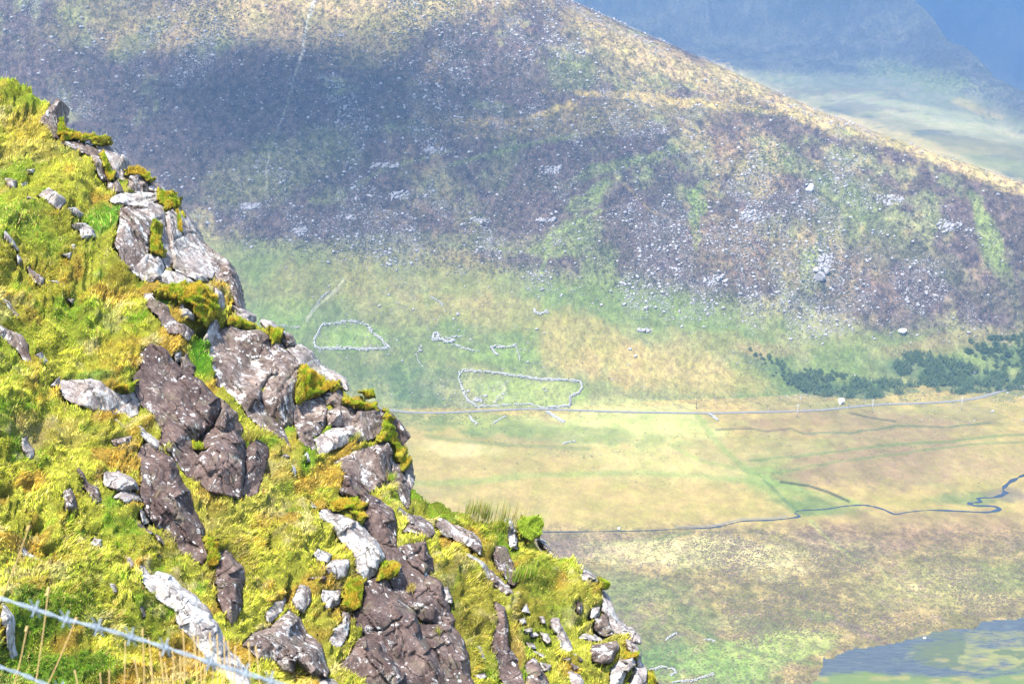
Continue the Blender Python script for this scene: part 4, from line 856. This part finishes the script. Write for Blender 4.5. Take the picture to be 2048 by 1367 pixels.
q = gx.ravel(), gy.ravel(); P = surf(*q); s_ = sdf(q[0], q[1], FULL).reshape(gx.shape); keep = s_ > -150
gc = turf_colour(*q) * .72 * (.75 + .25 * fbm(q[0] / 14, q[1] / 11, 3, 445))[:, None]
V, f, gc = compact(P, grid_faces(*gx.shape, keep), gc)
tag(mesh('near_hillside', V, f, TURF, True, gc), kind='structure')

EXY = np.array([.64, -.77])      # photo direction in which the spur recedes
def rock_sdf(px, py, P, seed, amp=1.0): return sdf(px, py, P) + amp * (2.2 * fbm(px / 16, py / 16, 3, seed) + .9 * fbm(px / 4, py / 4, 2, seed + 5))
VIEW = -ray(np.array(640.), np.array(760.)); VIEW = VIEW / np.linalg.norm(VIEW)
def build_lump(nm, P, hh, seed, mat, rock=True, step=2.2):
    g = np.random.default_rng(seed); lo = P.min(0) - 11; hi = P.max(0) + 11; size = math.sqrt(max((P.max(0) - P.min(0)).prod(), 1)); step = min(step, max(size / 16, .8))
    x, y = np.meshgrid(np.arange(lo[0], hi[0] + step, step), np.arange(lo[1], hi[1] + step, step)); sh = x.shape; x = x.ravel(); y = y.ravel()
    small = min(1, size / 40); s = rock_sdf(x, y, P, seed, small * (.8 if rock else 2.0)) + (2.6 * small * small if rock else 0); c = P.mean(0); S = size * PXM
    e = (x - c[0]) * EXY[0] + (y - c[1]) * EXY[1]; pe = (P - c) @ EXY
    if rock:
        tilt = .50 * hh * (e - pe.min()) * PXM + .12 + .06 * hh
        fac = np.full(len(x), 9.)
        for _ in range(4 + int(size / 40)):
            o = g.uniform(P.min(0), P.max(0)); gr = g.normal(0, .42, 2); fac = np.minimum(fac, .10 * S + ((x - o[0]) * gr[0] + (y - o[1]) * gr[1]) * PXM + g.uniform(0, .16) * S)
        fac = np.clip(fac, -.35 * S - .05, .5)
        ct, st = math.cos(R(52)), math.sin(R(52)); u = x * ct + y * st; v = -x * st + y * ct
        bed = .007 * np.abs(fbm(u / 70, v / 10, 3, seed + 9, .6)) + .022 * fbm(x / 45, y / 45, 4, seed + 2, .5) + .007 * fbm(x / 6, y / 6, 3, seed + 4, .7)
        # a few real cracks
        for _ in range(1 + int(size / 45)):
            o = g.uniform(P.min(0), P.max(0)); th = g.choice([R(52), R(-30), R(75)]) + g.normal(0, .15); dd = np.abs(-(x - o[0]) * math.sin(th) + (y - o[1]) * math.cos(th) + 5 * fbm(x / 18, y / 18, 2, seed + 7)) 
            bed = bed - .07 * small * ss(2.8, .2, dd)
        h = (tilt + fac + bed * (.4 + .6 * small))
        dm = np.full(len(x), 1e9); sl2 = np.ones(len(x))
        for k_ in range(len(P)):
            a_ = P[k_]; b_ = P[(k_ + 1) % len(P)]; e_ = b_ - a_; t_ = np.clip(((x - a_[0]) * e_[0] + (y - a_[1]) * e_[1]) / max(e_ @ e_, 1e-6), 0, 1); d_ = np.hypot(x - a_[0] - t_ * e_[0], y - a_[1] - t_ * e_[1])
            w_ = d_ < dm; dm = np.where(w_, d_, dm); sl2 = np.where(w_, g.choice([.8, 1.6, 4.0]), sl2)
        # strata: parallel slabs stepping along the bedding, cut by joints
        for W_, A_ in ((g.uniform(15, 26), .07), (g.uniform(34, 60), .12)):
            q1 = np.floor((v + 4 * fbm(x / 40, y / 40, 2, seed + 21)) / W_ + g.uniform(0, 9)); q2 = np.floor((u + 9 * q1) / (W_ * 3.3)); bed = bed + A_ * min(1, size / 110) * (_hash(q1, q2, seed) - .5)
        h = (tilt + fac + bed)
        h = np.minimum(np.maximum(h, .04), .03 + sl2 * np.clip(s, 0, None) * PXM * 1.6)
    else:
        h = hh * .16 * np.sqrt(np.clip(s, 0, None) / max(s.max(), 1)) * min(1, S) + .07 * fbm(x / 12, y / 9, 3, seed) * np.clip(s / 4, 0, 1) + .03
    back = ss(0, -3.5, s) * 1.2 * min(1, S + .3) * (1 if rock else .25)
    B = surf(x, y, False, not rock); Q = B + VIEW * (h - back)[:, None] + (NRM * ((.10 if rock else .3) * h)[:, None])
    keep = s > -5; f = grid_faces(*sh, keep)
    if len(f) == 0: return None
    V, f = compact(Q, f); return mesh(nm, V, f, mat, not rock, loc=V.mean(0))
for i, (nm, st, hh, lab, P) in enumerate(RK):
    o = build_lump(nm, P, hh, 1000 + 17 * i, ROCK[st]); tag(o, lab, nm.replace('_', ' '))

MOSSES = """.5|yellow green moss draped along the skyline beside the topmost crag|122,237 146,254 183,266 219,283 216,288 197,286 176,279 150,275 128,281 122,261
.4|strip of dark moss in the crack between the two upper pale ribs|197,312 212,319 230,349 227,363 216,352 199,327
.5|yellow moss cushion on the skyline above the white flat slab|260,334 282,334 309,352 303,360 285,349 260,345
.6|orange and green moss on the skyline right of the white flat slab|322,378 347,389 362,411 344,422 329,431 322,403
.4|bright green moss spot on the tall whitish rock face|349,429 369,425 369,466 355,462
.5|reddish moss filling the hollow between the upper boulders|293,458 311,462 314,488 322,520 296,517 293,480
.8|grassy moss shelf overhanging the little dark cave|303,597 340,580 400,575 440,607 437,628 410,648 390,640 362,622 330,610
.4|orange moss along the upper edge of the bent lichened slab|234,768 267,765 285,750 263,779 241,776
.5|mustard moss pad on top of the large mottled rock face|466,628 492,626 517,633 514,640 488,639 466,633
.4|small orange moss pad above the split rock|539,655 557,659 561,673 550,681
.8|broad orange green mossy ledge below the pinkish skyline rock|599,736 623,732 663,757 682,770 660,776 631,783 601,794
.7|left of the twin moss cushions near the skyline|685,801 711,809 744,816 748,825 711,821 685,812
.6|small round moss cushion on the skyline right of the twin cushions|713,790 740,787 746,798 726,798
.5|long trail of yellow moss below the dark jutting skyline rock|766,823 773,863 791,874 813,889 828,911 817,926 810,911 780,882 755,885 755,860
.7|thick olive moss at the foot of the long dark fang|414,1067 429,1079 448,1109 440,1122 423,1109
.7|domed mossy turf left of the smooth purple brown slab|665,989 713,985 730,1009 720,1020 692,1016 672,1009
.5|small moss pad under the domed mossy turf|696,1026 723,1026 723,1043 713,1050
.6|moss clump at the right foot of the log-shaped rock|757,1119 784,1132 788,1153 761,1155
.7|tall mossy bank left of the largest smooth slab|699,1149 730,1153 730,1201 713,1207 699,1190
.6|dark green moss dome on the lower skyline|1181,1168 1202,1171 1204,1184 1190,1187
.6|yellow moss near the bottom of the skyline|1231,1309 1259,1315 1259,1324 1234,1328
.6|small round olive moss spot on the great brown face|397,867 418,874 415,889 400,885
.5|mustard moss at the bottom edge of the spur|1287,1350 1298,1352 1304,1372 1288,1372"""
MS = []
for i, ln in enumerate(MOSSES.split('\n')):
    hh, lab, pl = ln.split('|'); P = poly(pl); MS.append((float(hh), P))
    o = build_lump('moss_cushion', P, float(hh), 5000 + 13 * i, MOSS, rock=False); o.location += Vector(VIEW * (.08 + .22 * float(hh))); tag(o, lab, 'moss')

# ------------------------------------------------------------------ grass
def blades(name, base, cols, length, width, lean, g, mat, stiff=0.0, segs=2):
    n = len(base); th = g.uniform(0, 6.28, n)
    side = np.stack([np.cos(th), np.sin(th), np.zeros(n)], 1) * .6 + RT * .6; side /= np.linalg.norm(side, axis=1)[:, None]
    up = np.array([0, 0, 1.]) + NRM * .45 + g.normal(0, .38 * (1 - stiff), (n, 3)); up /= np.linalg.norm(up, axis=1)[:, None]
    ln = lean + g.normal(0, .35 * (1 - stiff), (n, 3)); ln = ln * (1 - stiff)
    L = length[:, None]; W = width[:, None]
    p0 = base; p1 = base + up * L * .5 + ln * L * .12; p2 = base + up * L * .82 + ln * L * .55
    V = np.stack([p0 - side * W, p0 + side * W, p1 + side * W * .8, p1 - side * W * .8, p2], 1).reshape(-1, 3)
    b = np.arange(n)[:, None] * 5; flat = np.concatenate([b + [0, 1, 2, 3], b + [3, 2, 4]], 1).ravel(); sizes = np.tile([4, 3], n)
    sh = np.array([.85, .85, 1., 1., 1.1]); cc = (cols[:, None, :] * sh[None, :, None]).reshape(-1, 3)
    return mesh(name, V, flat, mat, False, np.clip(cc, 0, 1), sizes=sizes)
def pit_at(px, py): return np.max([ss(1.3, .4, ((px - a) / b_) ** 2 + ((py - c) / d) ** 2) * (e > .35) for a, c, b_, d, e in PITS], 0)
g = np.random.default_rng(77)
NB = 680000
px = g.uniform(-50, 1330, NB); py = g.uniform(110, 1430, NB)
s = sdf(px, py, FULL) + 3 * fbm(px / 14, py / 14, 2, 331); tuft = fbm(px / 11, py / 8, 3, 501); tl = fbm(px / 40, py / 30, 3, 505)
mk = mask_at(px, py) 
k = (s > -5) & (mk < -.5 + 3 * tuft) & (pit_at(px, py) < .35) & (g.random(NB) < .62 + .35 * tuft + .2 * tl); px, py, tuft, tl, mk = px[k], py[k], tuft[k], tl[k], mk[k]
cc = turf_colour(px, py); br = g.normal(1, .22, len(px))[:, None]; cc = cc * br * (1 + .10 * tuft[:, None])
dead = g.random(len(px)) < .16 + .10 * tl; cc[dead] = np.array([.72, .57, .2]) * g.uniform(.7, 1.15, dead.sum())[:, None]
red = g.random(len(px)) < .03; cc[red] = np.array([.38, .15, .03])
L = (.065 + .055 * np.clip(tl + .3, 0, 1.3) + .05 * np.clip(tuft, 0, 1)) * g.uniform(.6, 1.35, len(px)); L *= np.where(mk > -6, .8, 1) * .85
base_ = surf(px, py) - NRM * .02
lean_n = np.stack([fbm(px / 50, py / 50, 2, 511), fbm(px / 50, py / 50, 2, 515), 0 * px], 1) * .9 + NRM * .5 - np.array([0, 0, .55])
tag(blades('grass', base_, cc, L, g.uniform(.0035, .0085, len(px)), lean_n, g, BLADE), kind='stuff'); print('blades', len(px))

# short fibres on the moss
# rush clump and tufts
def clump(name, spots, n, L0, col, label, cat, stiff=.6, wd=.006):
    pxs = np.concatenate([g.normal(a, b * .5, n) for a, _, b in spots]); pys = np.concatenate([np.full(n, b_) + g.normal(0, 3, n) for _, b_, _ in spots])
    B = surf(pxs, pys, False) + VIEW * .05; m_ = len(pxs)
    c = np.array(col) * g.uniform(.7, 1.3, (m_, 1)); c[g.random(m_) < .3] = (.50, .38, .12)
    o = blades(name, B, c, L0 * g.uniform(.45, 1.1, m_), np.full(m_, wd), np.zeros((m_, 3)) + g.normal(0, .25, (m_, 3)), g, BLADE, stiff)
    return tag(o, label, cat)
clump('rush_clump', [(945, 1042, 30), (975, 1048, 36), (1015, 1048, 40)], 55, .62, (.20, .24, .04), 'tall clump of upright rushes on the skyline beside the bright green cushion', 'rushes', .8, .0045)
clump('rush_clump', [(945, 1030, 20), (965, 1040, 16)], 60, .42, (.14, .20, .03), 'short dense dark rush clump at the left foot of the tall rushes', 'rushes', .75)
clump('grass_tuft', [(513, 868, 16)], 260, .30, (.30, .32, .04), 'long drooping grass tuft on top of the narrow cracked dark rock', 'grass tuft', .2)
clump('grass_tuft', [(322, 1000, 12)], 120, .24, (.5, .38, .12), 'straw coloured tuft growing against the long dark fang', 'grass tuft', .2)
clump('grass_tuft', [(340, 893, 10)], 70, .18, (.4, .4, .08), 'small pale tuft at the top right of the long dark fang', 'grass tuft', .2)
clump('grass_tuft', [(1040, 1160, 22)], 220, .42, (.22, .34, .03), 'tall fresh green grass tuft right of the purple tooth', 'grass tuft', .4)
clump('grass_tuft', [(820, 1180, 9)], 80, .16, (.4, .33, .07), 'tiny tuft rooted in the crack of the long purple slab', 'grass tuft', .2)
clump('grass_tuft', [(1000, 1060, 34)], 260, .26, (.26, .32, .03), 'loose grass tuft in front of the tall rushes', 'grass tuft', .3)
clump('grass_tuft', [(876, 1268, 14)], 130, .17, (.26, .28, .03), 'ragged tuft growing in the crack right of the largest slab', 'grass tuft', .2)
clump('grass_tuft', [(708, 880, 12)], 120, .15, (.2, .28, .04), 'green tuft tucked under the wide overhanging rock', 'grass tuft', .2)
clump('grass_tuft', [(788, 950, 8)], 90, .22, (.22, .36, .03), 'bright green tuft right of the hollowed brown rock', 'grass tuft', .4)
o = build_lump('grass_cushion', poly("1031,1046 1040,1038 1059,1035 1078,1037 1086,1046 1085,1062 1059,1078 1040,1068"), .6, 7001, MOSS, rock=False); o.location += Vector(VIEW * .2)
tag(o, 'dense domed bright green cushion on the skyline right of the rushes', 'cushion plant')
pxs = g.uniform(1030, 1086, 5200); pys = g.uniform(1035, 1078, 5200); kk = sdf(pxs, pys, poly("1031,1046 1040,1038 1059,1035 1078,1037 1086,1046 1085,1062 1059,1078 1040,1068")) > 0; pxs, pys = pxs[kk], pys[kk]
nb = len(pxs); bb = blades('leaves', surf(pxs, pys, False) + VIEW * .27 + NRM * .04 - np.array(o.location), np.array([.36, .46, .05]) * g.uniform(.7, 1.2, (nb, 1)), np.full(nb, .075), np.full(nb, .006), g.normal(0, .4, (nb, 3)), g, BLADE); bb.parent = o
# bladed cover on each big moss pad
Bs, Cs = [], []
for hh, P in MS:
    lo, hi = P.min(0), P.max(0); A = (hi - lo).prod(); n = int(A * 3); xs = g.uniform(lo[0], hi[0], n); ys = g.uniform(lo[1], hi[1], n); d = sdf(xs, ys, P); k = d > 1; xs, ys, d = xs[k], ys[k], d[k]
    Bs.append(surf(xs, ys, False) + VIEW * (.09 + .22 * hh + .17 * hh * np.sqrt(d / max(d.max(), 1)))[:, None] + NRM * (.04 * hh)); nn = fbm(xs / 14, ys / 10, 3, 555)
    Cs.append(np.where((nn > .15)[:, None], (.58, .42, .05), np.where((nn > -.2)[:, None], (.48, .47, .04), (.32, .40, .03))) * g.uniform(.6, 1.2, (len(xs), 1)))
B = np.concatenate(Bs); Cc = np.concatenate(Cs); tag(blades('moss_fibres', B, Cc, g.uniform(.03, .075, len(B)), np.full(len(B), .005), g.normal(0, .3, (len(B), 3)), g, BLADE), kind='stuff')

# ------------------------------------------------------------------ barbed wire and dry stalks close to the camera
m = M('galvanised_wire'); p = m.geo(); m.bsdf(m.ramp(m.noise(p, 60, 4, .6), [(.3, (.12, .15, .18)), (.7, (.22, .26, .30))]), .6, .4); WIRE = m.m
def at_px(px, py, D): return CAM + ray(np.asarray(px, float), np.asarray(py, float)) * np.asarray(D, float)[..., None]
def tube(P, r, n=6):
    P = np.asarray(P); T = np.gradient(P, axis=0); T /= np.linalg.norm(T, axis=1)[:, None]; u = np.cross(T, (0, 0.2, 1.)); u /= np.linalg.norm(u, axis=1)[:, None]; v = np.cross(T, u)
    t = np.arange(n) * 2 * math.pi / n; V = P[:, None, :] + r * (np.cos(t)[None, :, None] * u[:, None] + np.sin(t)[None, :, None] * v[:, None])
    i = np.arange(len(P) * n).reshape(len(P), n); a = i[:-1]; b = i[1:]; f = np.stack([a, np.roll(a, -1, 1), np.roll(b, -1, 1), b], -1).reshape(-1, 4); return V.reshape(-1, 3), f
def wire(pts, D0, D1, label, barbs):
    P = poly(pts); t = np.linspace(0, 1, len(P)); K = at_px(P[:, 0], P[:, 1], D0 + (D1 - D0) * t)
    tt = np.linspace(0, 1, 420); cx = np.linspace(0, 1, len(P)); Q = np.stack([np.interp(tt, cx, K[:, j]) for j in range(3)], 1)
    for _ in range(60): Q[1:-1] = (Q[:-2] + Q[1:-1] * 2 + Q[2:]) / 4
    root = tag(link('barbed_wire', None), label, 'barbed wire', 'strands of the barbed wire fence'); root.location = Q[200]
    s = np.concatenate([[0], np.cumsum(np.linalg.norm(np.diff(Q, axis=0), axis=1))]); Td = np.gradient(Q, axis=0); Td /= np.linalg.norm(Td, axis=1)[:, None]; u = np.cross(Td, (0, 0, 1.)); v = np.cross(Td, u)
    for ph in (0, math.pi):
        w_ = Q + .0011 * (np.cos(s * 110 + ph)[:, None] * u + np.sin(s * 110 + ph)[:, None] * v); V, f = tube(w_, .0008); mesh('strand', V - Q[200], f, WIRE, True, parent=root)
    for b in barbs:
        pxs, _ = project(Q); i = int(np.abs(pxs - b).argmin()); c = Q[i]; h = np.linspace(0, 1, 40); Vs, Fs, off = [], [], 0
        coil = c + Td[i] * (h[:, None] - .5) * .012 + .0026 * (np.cos(h * 15)[:, None] * u[i] + np.sin(h * 15)[:, None] * v[i]); V, f = tube(coil, .0008, 5); Vs.append(V); Fs.append(f); off += len(V)
        for sg in (1, -1):
            for q_ in (0, 1):
                dr = (u[i] * (.8 if q_ else -.3) + v[i] * (.4 if q_ else .9)) * sg + Td[i] * .35 * sg; dr /= np.linalg.norm(dr); V, f = tube(np.array([c + dr * k_ for k_ in (0, .004, .008, .011)]), .0007, 5); Vs.append(V); Fs.append(f + off); off += len(V)
        mesh('barb', np.concatenate(Vs) - Q[200], np.concatenate(Fs), WIRE, True, parent=root)
wire("-600,1050 -300,1115 0,1195 68,1216 131,1238 196,1253 262,1272 330,1293 393,1314 450,1333 488,1344 560,1366 700,1412 1000,1500", 2.0, 1.75, 'upper slack strand of galvanised barbed wire crossing the lower left corner', [70, 131, 196, 262, 330, 420, 490, 540])
wire("-500,1150 -200,1265 0,1333 45,1347 89,1367 200,1412 400,1500", 2.05, 1.85, 'lower strand of barbed wire cutting the extreme bottom left corner', [-60, 120])
V, f, s_z = cyl(at_px(-640, 1800, 2.2), at_px(-610, 850, 2.2), .05, .045, 10)
tag(mesh('fence_post', V, f, WOODD, sizes=s_z), 'wooden fence post outside the left edge holding the barbed wire', 'fence post')
V, f, s_z = cyl(at_px(1010, 1900, 1.8), at_px(1000, 1450, 1.8), .05, .045, 10)
tag(mesh('fence_post', V, f, WOODD, sizes=s_z), 'wooden fence post below the bottom edge holding the barbed wire', 'fence post')
# roadside bank under the fence, below the frame
bx, by = np.meshgrid(np.linspace(-6, 6, 60), np.linspace(-6, 9, 70)); bz = 273.15 - .30 * np.clip(by, -1, 0) - 1.15 * np.clip(by - .4, 0, 9) * .62 + .06 * fbm(bx * 1.5, by * 1.5, 3, 601) - .25 * np.clip(bx, -6, 6)
bz = np.minimum(bz, 275 - .72 * np.clip(by, 0, 9) - .75)
Bk = np.stack([bx.ravel(), by.ravel(), bz.ravel()], 1); tag(mesh('roadside_bank', Bk, grid_faces(70, 60), TURF, True, np.repeat(np.array([[.2, .2, .04]]), len(Bk), 0)), kind='structure')
STK = leaf_mat('dry_stalk', (.30, .20, .075), (.46, .33, .15))
stalks = [(0, 1190, 55, 1060), (60, 1400, 95, 1190), (75, 1400, 148, 1246), (15, 1400, 52, 1262)] + [(x0 + g.uniform(-14, 6), 1420, x0, y0) for x0, y0 in [(218, 1345), (250, 1290), (285, 1268), (298, 1285), (320, 1310), (345, 1305), (366, 1268), (388, 1280), (396, 1282), (420, 1275), (434, 1279), (448, 1283), (456, 1290), (470, 1300), (497, 1293), (512, 1300), (360, 1320), (330, 1330), (408, 1316), (440, 1322), (300, 1330), (270, 1325), (200, 1350), (150, 1345), (480, 1318)]]
for i, (x0, y0, x1, y1) in enumerate(stalks):
    D = 2.6 + .5 * vn(np.array(i * 3.3), np.array(.5), 9); a = at_px(x0, y0, D); b = at_px(x1, y1, D); a = a + (a - b) * .6; Q = a + (b - a) * np.linspace(0, 1, 8)[:, None] + np.array([.004, 0, 0]) * np.sin(np.linspace(0, 3, 8))[:, None]
    V, f = tube(Q, .0009, 5); V2, f2 = tube(np.array([b, b + (b - a) * .02, b + (b - a) * .05]), .0024 if i < 4 else .0014, 5)
    lab = ['blurred dry stalk at the far left above the wire', 'blurred tall straw stalk crossing the wire near the left edge', 'blurred slanting stalk meeting the wire at its second barb', 'blurred straw stalk rising at the left corner under the wire'][i] if i < 4 else 'thin blurred dry grass stem at the bottom edge behind the wire'
    o = mesh('grass_stalk', np.concatenate([V, V2]), np.concatenate([f, f2 + len(V)]), STK, True, loc=a); tag(o, lab, 'grass stalk', 'dry grass stalks at the bottom edge behind the wire')
# ------------------------------------------------------------------ clouds high above, whose shadows fall on the hills
CLM = M('cloud'); tr = CLM.n("BsdfTransparent"); df = CLM.n("BsdfDiffuse", {0: (.9, .9, .9, 1)})
cn = CLM.ramp(CLM.noise(CLM.geo(), .004, 5, .65), [(.35, .0), (.6, .095)])
mx = CLM.n("MixShader", {0: cn, 1: tr.outputs[0], 2: df.outputs[0]}); CLM.t.links.new(mx.outputs[0], CLM.out.inputs[0]); CLM = CLM.m
def cloud(targets, n, seed, alt=5200):
    """targets: (x, y, z, rx, ry) ground areas to shade"""
    g = np.random.default_rng(seed); v, f = rock_variants(1, 4)[0]; v = v / np.linalg.norm(v, axis=1)[:, None]; Vs, Fs, off = [], [], 0
    for (X0, Y0, Z0, rx, ry) in targets:
        for _ in range(n):
            t = (alt - Z0) / SUN.z; c = np.array([X0, Y0, Z0]) + np.array(SUN) * t; q = g.uniform(-1, 1, 2) * .6
            k = g.uniform(.35, .6); rr = 1 + .22 * fbm(v[:, 0] * 2 + g.uniform(0, 9), v[:, 1] * 2 + v[:, 2] * 2, 4, seed)
            P = v * rr[:, None] * np.array([rx * k, ry * k, min(rx, ry) * .25 * k + 20]) + c + np.array([q[0] * rx, q[1] * ry, g.uniform(0, 120)])
            Vs.append(P); Fs.append(f + off); off += len(v)
    return tag(mesh('cloud', np.concatenate(Vs), np.concatenate(Fs), CLM, True), kind='structure')
def T(px, py, rx, ry): p = on_terrain(np.array([px * 1.]), np.array([py * 1.]))[0]; return (*p, rx, ry)
cloud([T(120, 230, 150, 130), T(420, 270, 150, 130), T(760, 220, 120, 90), T(640, 330, 120, 80), T(950, 60, 60, 50), T(950, 260, 110, 80), T(1100, 380, 80, 60)], 5, 1)
cloud([(200, 3300, 200, 1100, 750), (900, 2900, 200, 500, 480), (1300, 4300, 100, 1600, 700)], 14, 2, 5600)
cloud([T(750, 560, 90, 40), T(480, 480, 60, 40)], 4, 3)
cloud([T(1320, 1250, 34, 34)], 4, 4); cloud([T(1900, 950, 60, 34)], 3, 5); cloud([T(1750, 600, 70, 50)], 3, 6)

# ------------------------------------------------------------------ the air
hz = M('haze'); hv = hz.n("ShaderNodeVolumePrincipled".replace("ShaderNode", ""), {'Color': (.33, .60, 1.0, 1), 'Density': 1.55e-4, 'Anisotropy': .2})
hz.t.links.new(hv.outputs[0], hz.out.inputs['Volume'])
zmax = max(float(TZ.max()), 285) + 15; zmin = float(TZ.min()) - 1
hb = CUBE * np.array([9000, 4400, (zmax - zmin) / 2]) + np.array([0, 3800, (zmax + zmin) / 2])
tag(mesh('haze', hb, CF, hz.m), kind='stuff')
